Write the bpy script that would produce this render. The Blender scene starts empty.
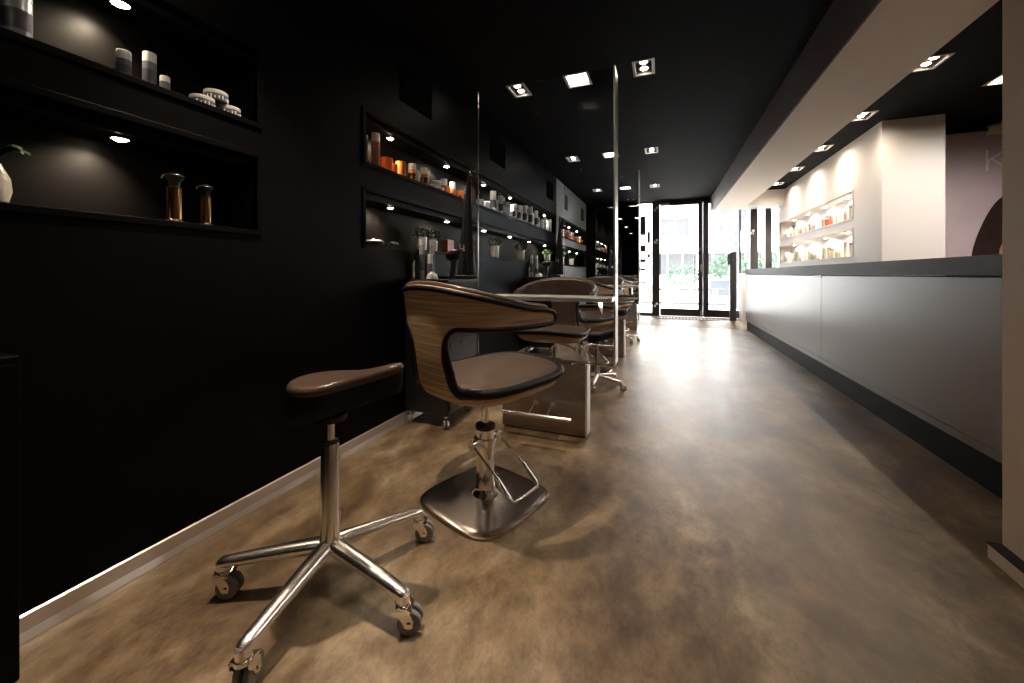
import bpy, bmesh, math, random
from mathutils import Vector, Matrix
PI = math.pi
S = bpy.context.scene
COL = S.collection
random.seed(7)

# ------------------------------------------------------------------ camera
F = 387.0                       # focal length in pixels of a 1024 px wide frame
YAW = math.atan(151 / F)
cd = bpy.data.cameras.new('camera')
cam = bpy.data.objects.new('camera', cd)
COL.objects.link(cam)
cam.location = (0, 0, 1.0)
cam.rotation_euler = (PI / 2, 0, YAW)
cd.sensor_width = 36
cd.lens = F / 1024 * 36
cd.shift_y = -(341.5 - 274.3) / 1024
cd.clip_start = 0.02
S.camera = cam

# ------------------------------------------------------------------ world, sun, exposure
w = bpy.data.worlds.new('world')
S.world = w
w.use_nodes = True
bg = w.node_tree.nodes['Background']
bg.inputs['Color'].default_value = (1.0, 0.99, 0.99, 1)
bg.inputs['Strength'].default_value = 12.5
sd = bpy.data.lights.new('sun', 'SUN')
sd.energy = 4.0
sd.angle = math.radians(2)
sd.color = (1, 0.96, 0.9)
sun = bpy.data.objects.new('sun', sd)
COL.objects.link(sun)
sun.rotation_euler = (math.radians(38), 0, math.radians(12))
S.view_settings.view_transform = 'Standard'
S.view_settings.look = 'None'
S.view_settings.exposure = 0.75
S.view_settings.gamma = 1.0
S.view_settings.use_curve_mapping = False
S.cycles.use_denoising = True
S.cycles.max_bounces = 10
S.cycles.transparent_max_bounces = 24
S.cycles.sample_clamp_indirect = 6.0
S.cycles.caustics_reflective = False
S.cycles.caustics_refractive = False
CEIL = 2.58
LAMP_W = 26.0         # each ceiling spot
WARM = (1.0, 0.80, 0.60)


# ------------------------------------------------------------------ materials
def new_mat(name):
    m = bpy.data.materials.new(name)
    m.use_nodes = True
    nt = m.node_tree
    return m, nt, nt.nodes['Principled BSDF']


def mat(name, col, rough=0.5, metal=0.0, bump=0.0, bscale=200, spec=0.5, coat=0.0, var=0.0, vscale=5):
    m, nt, b = new_mat(name)
    b.inputs['Base Color'].default_value = (*col, 1)
    b.inputs['Roughness'].default_value = rough
    b.inputs['Metallic'].default_value = metal
    b.inputs['Specular IOR Level'].default_value = spec
    b.inputs['Coat Weight'].default_value = coat
    tc = nt.nodes.new('ShaderNodeTexCoord')
    if bump > 0:
        n = nt.nodes.new('ShaderNodeTexNoise')
        n.inputs['Scale'].default_value = bscale
        nt.links.new(tc.outputs['Object'], n.inputs['Vector'])
        bp = nt.nodes.new('ShaderNodeBump')
        bp.inputs['Strength'].default_value = bump
        bp.inputs['Distance'].default_value = 0.002
        nt.links.new(n.outputs['Fac'], bp.inputs['Height'])
        nt.links.new(bp.outputs['Normal'], b.inputs['Normal'])
    if var > 0:
        n2 = nt.nodes.new('ShaderNodeTexNoise')
        n2.inputs['Scale'].default_value = vscale
        n2.inputs['Detail'].default_value = 4
        nt.links.new(tc.outputs['Object'], n2.inputs['Vector'])
        r = nt.nodes.new('ShaderNodeValToRGB')
        r.color_ramp.elements[0].position = 0.3
        r.color_ramp.elements[1].position = 0.7
        r.color_ramp.elements[0].color = (*[c * (1 - var) for c in col], 1)
        r.color_ramp.elements[1].color = (*[min(1, c * (1 + var)) for c in col], 1)
        nt.links.new(n2.outputs['Fac'], r.inputs['Fac'])
        nt.links.new(r.outputs['Color'], b.inputs['Base Color'])
    return m


def emis(name, col, s):
    m, nt, b = new_mat(name)
    b.inputs['Base Color'].default_value = (0.9, 0.9, 0.9, 1)
    b.inputs['Emission Color'].default_value = (*col, 1)
    b.inputs['Emission Strength'].default_value = s
    return m


def brushed(name, col, rough, sx, sy, sz, metal=1.0):
    m, nt, b = new_mat(name)
    b.inputs['Base Color'].default_value = (*col, 1)
    b.inputs['Metallic'].default_value = metal
    tc = nt.nodes.new('ShaderNodeTexCoord')
    mp = nt.nodes.new('ShaderNodeMapping')
    mp.inputs['Scale'].default_value = (sx, sy, sz)
    n = nt.nodes.new('ShaderNodeTexNoise')
    n.inputs['Scale'].default_value = 1.0
    n.inputs['Detail'].default_value = 3
    nt.links.new(tc.outputs['Object'], mp.inputs['Vector'])
    nt.links.new(mp.outputs['Vector'], n.inputs['Vector'])
    mr = nt.nodes.new('ShaderNodeMapRange')
    mr.inputs['To Min'].default_value = rough * 0.8
    mr.inputs['To Max'].default_value = rough * 1.3
    nt.links.new(n.outputs['Fac'], mr.inputs['Value'])
    nt.links.new(mr.outputs['Result'], b.inputs['Roughness'])
    bp = nt.nodes.new('ShaderNodeBump')
    bp.inputs['Strength'].default_value = 0.06
    bp.inputs['Distance'].default_value = 0.001
    nt.links.new(n.outputs['Fac'], bp.inputs['Height'])
    nt.links.new(bp.outputs['Normal'], b.inputs['Normal'])
    return m


def wood_mat():
    m, nt, b = new_mat('walnut_veneer')
    tc = nt.nodes.new('ShaderNodeTexCoord')
    mp = nt.nodes.new('ShaderNodeMapping')
    mp.inputs['Scale'].default_value = (3, 3, 95)
    mp.inputs['Rotation'].default_value = (0.03, 0.05, 0)
    n = nt.nodes.new('ShaderNodeTexNoise')
    n.inputs['Scale'].default_value = 1.0
    n.inputs['Detail'].default_value = 5
    n.inputs['Distortion'].default_value = 0.4
    r = nt.nodes.new('ShaderNodeValToRGB')
    r.color_ramp.elements[0].position = 0.3
    r.color_ramp.elements[0].color = (0.38, 0.24, 0.135, 1)
    r.color_ramp.elements[1].position = 0.72
    r.color_ramp.elements[1].color = (0.88, 0.65, 0.42, 1)
    nt.links.new(tc.outputs['Object'], mp.inputs['Vector'])
    nt.links.new(mp.outputs['Vector'], n.inputs['Vector'])
    nt.links.new(n.outputs['Fac'], r.inputs['Fac'])
    nt.links.new(r.outputs['Color'], b.inputs['Base Color'])
    b.inputs['Roughness'].default_value = 0.42
    return m


def floor_mat():
    m, nt, b = new_mat('polished_concrete')
    tc = nt.nodes.new('ShaderNodeTexCoord')
    mp = nt.nodes.new('ShaderNodeMapping')
    mp.inputs['Scale'].default_value = (1.0, 0.65, 1)
    mp.inputs['Rotation'].default_value = (0, 0, 0.5)
    nt.links.new(tc.outputs['Object'], mp.inputs['Vector'])
    n1 = nt.nodes.new('ShaderNodeTexNoise')
    n1.inputs['Scale'].default_value = 2.3
    n1.inputs['Detail'].default_value = 9
    n1.inputs['Roughness'].default_value = 0.62
    n1.inputs['Distortion'].default_value = 0.35
    n2 = nt.nodes.new('ShaderNodeTexNoise')
    n2.inputs['Scale'].default_value = 13
    n2.inputs['Detail'].default_value = 8
    n2.inputs['Roughness'].default_value = 0.7
    n2.inputs['Distortion'].default_value = 0.25
    n3 = nt.nodes.new('ShaderNodeTexNoise')
    n3.inputs['Scale'].default_value = 90
    n3.inputs['Detail'].default_value = 3
    for n in (n1, n2, n3):
        nt.links.new(mp.outputs['Vector'], n.inputs['Vector'])
    r1 = nt.nodes.new('ShaderNodeValToRGB')
    e = r1.color_ramp.elements
    e[0].position = 0.36
    e[0].color = (0.085, 0.054, 0.033, 1)
    e[1].position = 0.64
    e[1].color = (0.38, 0.295, 0.20, 1)
    k = e.new(0.5)
    k.color = (0.205, 0.143, 0.083, 1)
    nt.links.new(n1.outputs['Fac'], r1.inputs['Fac'])
    r2 = nt.nodes.new('ShaderNodeValToRGB')
    r2.color_ramp.elements[0].position = 0.33
    r2.color_ramp.elements[0].color = (0.50, 0.48, 0.47, 1)
    r2.color_ramp.elements[1].position = 0.62
    r2.color_ramp.elements[1].color = (1.12, 1.1, 1.08, 1)
    nt.links.new(n2.outputs['Fac'], r2.inputs['Fac'])
    mx = nt.nodes.new('ShaderNodeMixRGB')
    mx.blend_type = 'MULTIPLY'
    mx.inputs['Fac'].default_value = 0.92
    nt.links.new(r1.outputs['Color'], mx.inputs['Color1'])
    nt.links.new(r2.outputs['Color'], mx.inputs['Color2'])
    r3 = nt.nodes.new('ShaderNodeValToRGB')
    r3.color_ramp.elements[0].position = 0.3
    r3.color_ramp.elements[0].color = (0.8, 0.8, 0.8, 1)
    r3.color_ramp.elements[1].position = 0.6
    nt.links.new(n3.outputs['Fac'], r3.inputs['Fac'])
    mx2 = nt.nodes.new('ShaderNodeMixRGB')
    mx2.blend_type = 'MULTIPLY'
    mx2.inputs['Fac'].default_value = 0.8
    nt.links.new(mx.outputs['Color'], mx2.inputs['Color1'])
    nt.links.new(r3.outputs['Color'], mx2.inputs['Color2'])
    nt.links.new(mx2.outputs['Color'], b.inputs['Base Color'])
    mr = nt.nodes.new('ShaderNodeMapRange')
    mr.inputs['From Min'].default_value = 0.3
    mr.inputs['From Max'].default_value = 0.7
    mr.inputs['To Min'].default_value = 0.34
    mr.inputs['To Max'].default_value = 0.46
    nt.links.new(n2.outputs['Fac'], mr.inputs['Value'])
    nt.links.new(mr.outputs['Result'], b.inputs['Roughness'])
    bp = nt.nodes.new('ShaderNodeBump')
    bp.inputs['Strength'].default_value = 0.25
    bp.inputs['Distance'].default_value = 0.004
    nt.links.new(n2.outputs['Fac'], bp.inputs['Height'])
    nt.links.new(bp.outputs['Normal'], b.inputs['Normal'])
    return m


def glass_mat(name, tint=(1, 1, 1), refl=1.0):
    m = bpy.data.materials.new(name)
    m.use_nodes = True
    nt = m.node_tree
    nt.nodes.clear()
    out = nt.nodes.new('ShaderNodeOutputMaterial')
    tr = nt.nodes.new('ShaderNodeBsdfTransparent')
    tr.inputs['Color'].default_value = (*tint, 1)
    gl = nt.nodes.new('ShaderNodeBsdfGlossy')
    gl.inputs['Roughness'].default_value = 0.01
    fr = nt.nodes.new('ShaderNodeFresnel')
    fr.inputs['IOR'].default_value = 1.45
    mm = nt.nodes.new('ShaderNodeMath')
    mm.operation = 'MULTIPLY'
    mm.inputs[1].default_value = refl
    mx = nt.nodes.new('ShaderNodeMixShader')
    nt.links.new(fr.outputs['Fac'], mm.inputs[0])
    nt.links.new(mm.outputs[0], mx.inputs['Fac'])
    nt.links.new(tr.outputs['BSDF'], mx.inputs[1])
    nt.links.new(gl.outputs['BSDF'], mx.inputs[2])
    nt.links.new(mx.outputs['Shader'], out.inputs['Surface'])
    return m


M = dict(
    floor=floor_mat(), wood=wood_mat(),
    black_wall=mat('black_wall_paint', (0.0022, 0.0020, 0.0025), 0.42, bump=0.15, bscale=60, spec=0.07, var=0.12, vscale=2),
    bright=mat('bright_white_ink', (0.97, 0.97, 0.97), 0.4),
    vent=mat('matt_black_vent', (0.0012, 0.0012, 0.0012), 0.9, spec=0.02),
    daylight_tone_wall=mat('blue_grey_daylight_tone', (0.44, 0.49, 0.51), 0.5, bump=0.1, bscale=60),  # daylight on the black wall's window end, put into its base colour
    niche=mat('black_niche_lacquer', (0.0026, 0.0021, 0.0020), 0.42, spec=0.06),
    ceil=mat('black_ceiling_paint', (0.0048, 0.0046, 0.0050), 0.85, bump=0.1, bscale=80, spec=0.06),
    cream=mat('cream_paint', (0.82, 0.73, 0.62), 0.6, bump=0.08, bscale=90),
    taupe=mat('dark_taupe_paint', (0.13, 0.10, 0.10), 0.6, bump=0.08, bscale=90),
    white=mat('white_wall_paint', (0.77, 0.755, 0.75), 0.6, bump=0.08, bscale=90),
    column=mat('beige_column_paint', (0.68, 0.54, 0.43), 0.6, bump=0.1, bscale=70),
    counter=mat('satin_grey_panel', (0.150, 0.106, 0.080), 0.36, bump=0.02, bscale=40, spec=0.6),
    worktop=mat('dark_grey_worktop', (0.030, 0.027, 0.031), 0.55, spec=0.14),
    plinth=mat('dark_brown_plinth', (0.010, 0.0065, 0.0065), 0.55, spec=0.06),
    skirt=brushed('satin_aluminium_skirting', (0.72, 0.66, 0.62), 0.33, 300, 4, 300, 0.8),
    steel=brushed('brushed_stainless_steel', (0.33, 0.28, 0.255), 0.24, 3, 3, 260),
    steel_edge=brushed('pale_steel_edge', (0.85, 0.84, 0.83), 0.3, 100, 100, 3, 0.7),
    chrome=mat('polished_chrome', (0.90, 0.87, 0.84), 0.15, 1.0),
    alu=mat('polished_aluminium', (0.86, 0.82, 0.79), 0.27, 1.0),
    plate=mat('dark_polished_steel_plate', (0.50, 0.43, 0.40), 0.20, 1.0),
    leather=mat('brown_leather', (0.076, 0.049, 0.036), 0.28, bump=0.12, bscale=260, var=0.18, vscale=6),
    black_leather=mat('black_vinyl_piping', (0.004, 0.004, 0.005), 0.5, bump=0.2, bscale=200, spec=0.25),
    rubber=mat('black_rubber', (0.02, 0.02, 0.02), 0.55),
    grey_rubber=mat('grey_caster_tyre', (0.20, 0.19, 0.19), 0.5),
    black=mat('black_plastic', (0.012, 0.012, 0.013), 0.3),
    frame=mat('black_aluminium_frame', (0.022, 0.021, 0.024), 0.4),
    lightframe=mat('light_grey_lamp_frame', (0.60, 0.57, 0.55), 0.45),
    lampcan=mat('dark_lamp_reflector', (0.05, 0.035, 0.03), 0.35),
    glass=glass_mat('clear_panel_glass', (0.93, 0.95, 0.98), 0.04),
    door_glass=glass_mat('door_glass', (0.97, 0.98, 0.98), 1.0),
    mirror=mat('mirror_silver', (0.86, 0.88, 0.88), 0.01, 1.0),
    bulb=emis('warm_bulb', (1.0, 0.86, 0.68), 30),
    puck=emis('warm_puck_lamp', (1.0, 0.82, 0.58), 45),
    diffuser=emis('warm_lit_diffuser', (1.0, 0.86, 0.66), 14),
    cape=mat('black_satin_fabric', (0.014, 0.014, 0.018), 0.55, bump=0.2, bscale=300),
    logo=mat('white_print', (0.85, 0.85, 0.85), 0.5),
    cap=mat('white_cap_plastic', (0.85, 0.84, 0.82), 0.35),
    orange=mat('orange_plastic', (0.70, 0.20, 0.04), 0.3),
    darkorange=mat('copper_brown_plastic', (0.33, 0.10, 0.04), 0.28),
    silver=mat('silver_grey_bottle', (0.50, 0.51, 0.55), 0.32, 0.5),
    whiteb=mat('white_bottle_plastic', (0.80, 0.81, 0.84), 0.35),
    greyb=mat('slate_bottle_plastic', (0.13, 0.13, 0.16), 0.3),
    band=mat('dark_label_band', (0.06, 0.06, 0.09), 0.5),
    amber=mat('amber_glass_body', (0.42, 0.24, 0.11), 0.16, 1.0),
    pot=mat('silver_metal_pot', (0.78, 0.74, 0.66), 0.3, 0.5),
    leaf=mat('dark_green_leaf', (0.03, 0.075, 0.025), 0.5, var=0.4, vscale=30),
    soil=mat('dark_soil', (0.02, 0.014, 0.01), 0.9),
    shell=mat('frosted_glass_vase', (0.55, 0.52, 0.46), 0.25, 0.3, bump=0.8, bscale=60),
    facade=mat('white_render_facade', (0.70, 0.70, 0.70), 0.8, bump=0.1, bscale=8),
    street=mat('pale_paving', (0.62, 0.61, 0.59), 0.8, bump=0.3, bscale=20, var=0.08, vscale=2),
    winglass=mat('grey_window_glass', (0.028, 0.030, 0.033), 0.5),
    planter=mat('slate_blue_planter', (0.028, 0.033, 0.045), 0.6),
    hedge=mat('green_hedge_leaf', (0.045, 0.085, 0.055), 0.6, var=0.5, vscale=6),
    bench=mat('grey_bench_slats', (0.040, 0.034, 0.032), 0.7),
    trunk=mat('grey_mottled_bark', (0.060, 0.063, 0.07), 0.8, bump=0.6, bscale=30, var=0.35, vscale=14),
    mat=mat('grey_door_mat', (0.16, 0.155, 0.155), 0.8, bump=0.5, bscale=300),
    poster=mat('mauve_poster_print', (0.70, 0.57, 0.63), 0.45, var=0.10, vscale=2.2),
    hairprint=mat('dark_brown_hair_print', (0.035, 0.018, 0.014), 0.45, var=0.3, vscale=20),
    skinprint=mat('warm_skin_print', (0.62, 0.27, 0.17), 0.45),
    paper=mat('crumpled_cream_paper', (0.62, 0.56, 0.46), 0.8, bump=0.8, bscale=30),
)
PRODUCT_COLS = {}
for nm, c in dict(cream=(0.80, 0.72, 0.60), tan=(0.62, 0.47, 0.33), grey=(0.52, 0.50, 0.50), red=(0.62, 0.12, 0.09), green=(0.42, 0.52, 0.36),
                  brown=(0.34, 0.22, 0.15), pink=(0.74, 0.52, 0.47)).items():
    PRODUCT_COLS[nm] = mat('%s_pack' % nm, c, 0.4)


# ------------------------------------------------------------------ mesh builder
class MB:
    def __init__(s):
        s.bm = bmesh.new()

    def box(s, x0, x1, y0, y1, z0, z1):
        vs = [s.bm.verts.new((x, y, z)) for x in (x0, x1) for y in (y0, y1) for z in (z0, z1)]
        for f in ((0, 1, 3, 2), (4, 6, 7, 5), (0, 4, 5, 1), (2, 3, 7, 6), (0, 2, 6, 4), (1, 5, 7, 3)):
            s.bm.faces.new([vs[i] for i in f])
        return s

    def rings(s, rings, caps=True, close=True):
        """rings: lists of points with equal count"""
        vr = [[s.bm.verts.new(p) for p in r] for r in rings]
        n = len(vr[0])
        for a, b in zip(vr, vr[1:]):
            for i in range(n if close else n - 1):
                j = (i + 1) % n
                s.bm.faces.new((a[i], a[j], b[j], b[i]))
        if caps:
            s.bm.faces.new(list(reversed(vr[0])))
            s.bm.faces.new(vr[-1])
        return s

    def lathe(s, prof, c=(0, 0, 0), n=24, caps=True):
        R = []
        for r, z in prof:
            r = max(r, 1e-4)
            R.append([(c[0] + r * math.cos(2 * PI * i / n), c[1] + r * math.sin(2 * PI * i / n), c[2] + z) for i in range(n)])
        return s.rings(R, caps)

    def tube(s, pts, rad, n=12, closed=False, flat=1.0, caps=True):
        P = [Vector(p) for p in pts]
        m = len(P)
        if not hasattr(rad, '__len__'):
            rad = [rad] * m
        R = []
        prev = None
        for i in range(m):
            if closed:
                t = P[(i + 1) % m] - P[i - 1]
            else:
                t = P[min(i + 1, m - 1)] - P[max(i - 1, 0)]
            t.normalize()
            if prev is None:
                up = Vector((0, 0, 1)) if abs(t.z) < 0.9 else Vector((1, 0, 0))
                a = t.cross(up).normalized()
            else:
                a = (prev - t * prev.dot(t)).normalized()
            prev = a
            b = t.cross(a)
            R.append([tuple(P[i] + (a * math.cos(2 * PI * k / n) + b * math.sin(2 * PI * k / n) * flat) * rad[i]) for k in range(n)])
        if closed:
            R.append(R[0])
            s.rings(R, False)
        else:
            s.rings(R, caps)
        return s

    def cyl(s, p, q, r, n=16, r2=None):
        return s.tube([p, q], [r, r if r2 is None else r2], n)

    def prism(s, poly, axis, a, b):
        """poly of 2-d points extruded along axis (0,1,2) from a to b"""
        def mk(p, h):
            v = list(p)
            v.insert(axis, h)
            return tuple(v)
        return s.rings([[mk(p, a) for p in poly], [mk(p, b) for p in poly]])

    def xf(s, mtx):
        bmesh.ops.transform(s.bm, matrix=mtx, verts=s.bm.verts)
        return s

    def build(s, name, m, parent=None, smooth=True, bevel=0.0, label=None, loc=None, seg=2, solid=0.0):
        bmesh.ops.remove_doubles(s.bm, verts=s.bm.verts, dist=1e-6)
        bmesh.ops.recalc_face_normals(s.bm, faces=s.bm.faces)
        me = bpy.data.meshes.new(name)
        s.bm.to_mesh(me)
        s.bm.free()
        me.materials.append(M[m] if isinstance(m, str) else m)
        o = bpy.data.objects.new(name, me)
        COL.objects.link(o)
        if smooth:
            for p in me.polygons:
                p.use_smooth = True
            try:
                me.set_sharp_from_angle(angle=math.radians(38))
            except Exception:
                pass
        if solid:
            md = o.modifiers.new('solid', 'SOLIDIFY')
            md.thickness = solid
            md.offset = 0
        if bevel:
            md = o.modifiers.new('bevel', 'BEVEL')
            md.width = bevel
            md.segments = seg
            md.limit_method = 'ANGLE'
            md.angle_limit = math.radians(38)
        if parent:
            o.parent = parent
        if loc:
            o.location = loc
        if label:
            o['label'] = label
        return o


def tag(o, label, cat, group=None):
    o['label'] = label
    o['category'] = cat
    if group:
        o['group'] = group
    return o


def thing(name, label, cat, loc=(0, 0, 0), rz=0, group=None):
    o = bpy.data.objects.new(name, None)
    COL.objects.link(o)
    o.empty_display_size = 0.05
    o.location = loc
    o.rotation_euler = (0, 0, rz)
    return tag(o, label, cat, group)


def struct(o):
    o['kind'] = 'structure'
    return o


def dup(src, loc, rz=None, label=None, group=None, scale=None):
    def cp(o, par):
        c = o.copy()
        COL.objects.link(c)
        c.parent = par
        for ch in list(kids.get(o.name, [])):
            cp(ch, c)
        return c
    kids = {}
    for o in bpy.data.objects:
        if o.parent:
            kids.setdefault(o.parent.name, []).append(o)
    r = cp(src, None)
    r.location = loc
    if rz is not None:
        r.rotation_euler = (0, 0, rz)
    if label:
        r['label'] = label
    if group:
        r['group'] = group
    if scale:
        r.scale = (scale,) * 3 if not hasattr(scale, '__len__') else scale
    return r


def ordn(i):
    return ['first', 'second', 'third', 'fourth', 'fifth', 'sixth', 'seventh', 'eighth', 'ninth', 'tenth', 'eleventh', 'twelfth', 'thirteenth',
            'fourteenth', 'fifteenth', 'sixteenth', 'seventeenth', 'eighteenth', 'nineteenth', 'twentieth'][i]


def grid_sheet(mb, us, vs, holes, mk, th):
    """sheet between us and vs (ranges) with rectangular holes, thickness th through mk(u, v, w)"""
    U = sorted(set([us[0], us[1]] + [h[0] for h in holes] + [h[1] for h in holes]))
    V = sorted(set([vs[0], vs[1]] + [h[2] for h in holes] + [h[3] for h in holes]))
    U = [u for u in U if us[0] <= u <= us[1]]
    V = [v for v in V if vs[0] <= v <= vs[1]]
    bm = mb.bm
    cache = {}

    def vt(u, v, w_):
        k = (round(u, 5), round(v, 5), w_)
        if k not in cache:
            cache[k] = bm.verts.new(mk(u, v, w_))
        return cache[k]
    full = {}
    for i in range(len(U) - 1):
        for j in range(len(V) - 1):
            cu, cv = (U[i] + U[i + 1]) / 2, (V[j] + V[j + 1]) / 2
            full[i, j] = not any(h[0] < cu < h[1] and h[2] < cv < h[3] for h in holes)
    for (i, j), ok in full.items():
        if not ok:
            continue
        a, b, c, d = (U[i], V[j]), (U[i + 1], V[j]), (U[i + 1], V[j + 1]), (U[i], V[j + 1])
        for w_ in (0, th):
            bm.faces.new([vt(*p, w_) for p in (a, b, c, d)])
        for (p, q, nb) in ((a, b, (i, j - 1)), (b, c, (i + 1, j)), (c, d, (i, j + 1)), (d, a, (i - 1, j))):
            if not full.get(nb, False):
                bm.faces.new([vt(*p, 0), vt(*q, 0), vt(*q, th), vt(*p, th)])
    return mb


# ================================================================== ROOM SHELL
XL = -1.628          # left wall plane
YB = -2.6            # wall behind the camera
YD = 9.0             # shop front plane
STEP = 0.10
NDEP = 0.17          # niche depth
NICHES = [  # y0, y1, z0, z1
    (-1.6, 1.15, 1.65, 1.955), (-1.6, 1.15, 1.19, 1.50),
    (1.80, 6.10, 1.66, 1.955), (1.80, 6.10, 1.175, 1.49),
    (6.35, 8.72, 1.66, 1.955), (6.35, 8.72, 1.175, 1.49)]

mb = MB()
mb.box(XL - 0.4, 4.0, YB - 0.1, 8.0, -0.12, 0)
struct(mb.build('floor', 'floor', smooth=False))
mb = MB()
mb.prism([(8.0, -0.12), (8.0, 0.0), (8.35, STEP), (YD + 0.1, STEP), (YD + 0.1, -0.12)], 0, XL - 0.4, 4.0)
struct(mb.build('floor_threshold_ramp', 'floor', smooth=False))

# left wall with its six recesses
mb = MB()
grid_sheet(mb, (YB, 6.18), (0.0, CEIL), [(a, b, c, d) for a, b, c, d in NICHES[:4]], lambda u, v, t: (XL - t, u, v), 0.02)
struct(mb.build('wall_left', 'black_wall', smooth=False))
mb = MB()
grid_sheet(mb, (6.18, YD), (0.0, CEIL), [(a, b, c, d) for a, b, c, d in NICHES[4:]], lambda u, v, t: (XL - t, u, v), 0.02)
struct(mb.build('wall_left_by_window', 'daylight_tone_wall', smooth=False))
for i, (a, b, c, d) in enumerate(NICHES):
    mb = MB()
    x0, x1 = XL - 0.02 - NDEP, XL - 0.02
    mb.box(x0 - 0.02, x0, a - 0.02, b + 0.02, c - 0.02, d + 0.02)
    mb.box(x0, x1, a - 0.02, a, c, d)
    mb.box(x0, x1, b, b + 0.02, c, d)
    mb.box(x0, x1, a - 0.02, b + 0.02, c - 0.02, c)
    mb.box(x0, x1, a - 0.02, b + 0.02, d - 0.04, d + 0.02)
    struct(mb.build('wall_left_niche_%d' % (i + 1), 'niche', smooth=False))
    # thin projecting rim round the opening
    mb = MB()
    t, p = 0.022, 0.010
    mb.box(XL - 0.02, XL + p, a - t, b + t, c - t, c)
    mb.box(XL - 0.02, XL + p, a - t, b + t, d, d + t)
    mb.box(XL - 0.02, XL + p, a - t, a, c, d)
    mb.box(XL - 0.02, XL + p, b, b + t, c, d)
    struct(mb.build('trim_%d' % (i + 1), 'black_wall', smooth=False, bevel=0.002))
mb = MB()
mb.box(XL - 0.42, XL - 0.24, YB, YD, 0, CEIL + 0.2)
struct(mb.build('wall_left_outer', 'black_wall', smooth=False))

mb = MB()
mb.box(XL - 0.4, 4.0, YB - 0.15, YB, 0, CEIL + 0.2)
struct(mb.build('wall_back', 'black_wall', smooth=False))

# skirting of the left wall
mb = MB()
mb.prism([(XL, 0), (XL + 0.018, 0), (XL + 0.018, 0.004), (XL + 0.008, 0.026), (XL + 0.006, 0.068), (XL, 0.072)], 1, 0.30, YD)
o = mb.build('baseboard_left', 'skirt', smooth=False)
struct(o)

# ceiling with openings for its lamps
ROWS = [-1.06, 1.06, 3.12, 5.24, 7.36]
LX = [-0.137, -0.645, -1.150]
lights_main = []
for y in ROWS:
    for k, x in enumerate(LX):
        lights_main.append((x, y, 0.20 if k == 1 else 0.158, 0.225 if k == 1 else 0.235, 'square' if k == 1 else 'twin'))
RY = [3.83, 4.87, 5.93, 6.95, 7.98]
lights_right = [(1.86, y, 0.158, 0.235, 'twin') for y in RY]
lights_right.append((2.62, 4.34, 0.26, 0.24, 'square'))
lights_right.append((2.62, 3.0, 0.26, 0.24, 'square'))
holes = [(x - a / 2 + 0.016, x + a / 2 - 0.016, y - b / 2 + 0.016, y + b / 2 - 0.016) for x, y, a, b, _ in lights_main + lights_right]
mb = MB()
grid_sheet(mb, (XL - 0.02, 4.0), (YB, YD + 0.1), holes, lambda u, v, t: (u, v, CEIL + t), 0.02)
struct(mb.build('ceiling', 'ceil', smooth=False))
mb = MB()
mb.box(XL - 0.42, 4.15, YB - 0.15, YD + 0.25, CEIL + 0.2, CEIL + 0.4)
struct(mb.build('roof_slab', 'ceil', smooth=False))

# long beam over the counter, with its dark side cladding, and the cross piece by the shop front
mb = MB()
mb.box(0.93, 1.43, YB, 8.5, 2.25, CEIL)
struct(mb.build('beam_over_counter', 'cream', smooth=False))
mb = MB()
mb.box(0.918, 0.93, YB, 8.48, 2.25, CEIL)
struct(mb.build('trim_7', 'taupe', smooth=False))
mb = MB()
mb.box(0.918, 2.3, 8.5, 8.95, 2.30, CEIL)
struct(mb.build('beam_cross', 'white', smooth=False))

# right side: white block wall, rear wall, the near column wall
XR = 2.10
RN = [(5.76, 8.82, 1.67, 1.985), (5.76, 8.82, 1.22, 1.535)]
mb = MB()
grid_sheet(mb, (5.10, YD), (0.0, CEIL), [(a, b, c, d) for a, b, c, d in RN], lambda u, v, t: (XR + t, u, v), 0.02)
struct(mb.build('wall_right', 'white', smooth=False))
mb = MB()
mb.box(XR + 0.02, 2.59, 5.10, 5.12, 0, CEIL)
mb.box(2.57, 2.59, 5.12, 5.6, 0, CEIL)
struct(mb.build('wall_right_return', 'white', smooth=False))
for i, (a, b, c, d) in enumerate(RN):
    mb = MB()
    x0, x1 = XR + 0.02, XR + 0.02 + 0.16
    mb.box(x1, x1 + 0.02, a - 0.02, b + 0.02, c - 0.02, d + 0.02)
    mb.box(x0, x1, a - 0.02, a, c, d)
    mb.box(x0, x1, b, b + 0.02, c, d)
    mb.box(x0, x1, a - 0.02, b + 0.02, c - 0.02, c)
    mb.box(x0, x1, a - 0.02, b + 0.02, d, d + 0.02)
    struct(mb.build('wall_right_niche_%d' % (i + 1), 'white', smooth=False))
    mb = MB()
    t, p = 0.02, 0.008
    mb.box(XR - p, XR + 0.02, a - t, b + t, c - t, c)
    mb.box(XR - p, XR + 0.02, a - t, b + t, d, d + t)
    mb.box(XR - p, XR + 0.02, a - t, a, c, d)
    mb.box(XR - p, XR + 0.02, b, b + t, c, d)
    struct(mb.build('trim_%d' % (i + 8), 'white', smooth=False, bevel=0.002))
mb = MB()
mb.box(2.59, 4.0, 5.60, 5.70, 0, CEIL)
struct(mb.build('wall_poster', 'black_wall', smooth=False))
mb = MB()
mb.box(4.0, 4.15, YB, YD + 0.2, 0, CEIL + 0.2)
struct(mb.build('wall_right_outer', 'black_wall', smooth=False))
mb = MB()
mb.box(1.106, 1.46, YB, 1.885, 0, CEIL)
struct(mb.build('wall_column_right', 'column', smooth=False))
mb = MB()
mb.box(1.068, 1.106, YB, 1.885, 0.0, 0.050)
struct(mb.build('baseboard_right', 'column', smooth=False, bevel=0.002))
mb = MB()
mb.box(1.066, 1.106, YB, 1.887, 0.050, 0.056)
struct(mb.build('trim_11', 'worktop', smooth=False))

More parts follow.
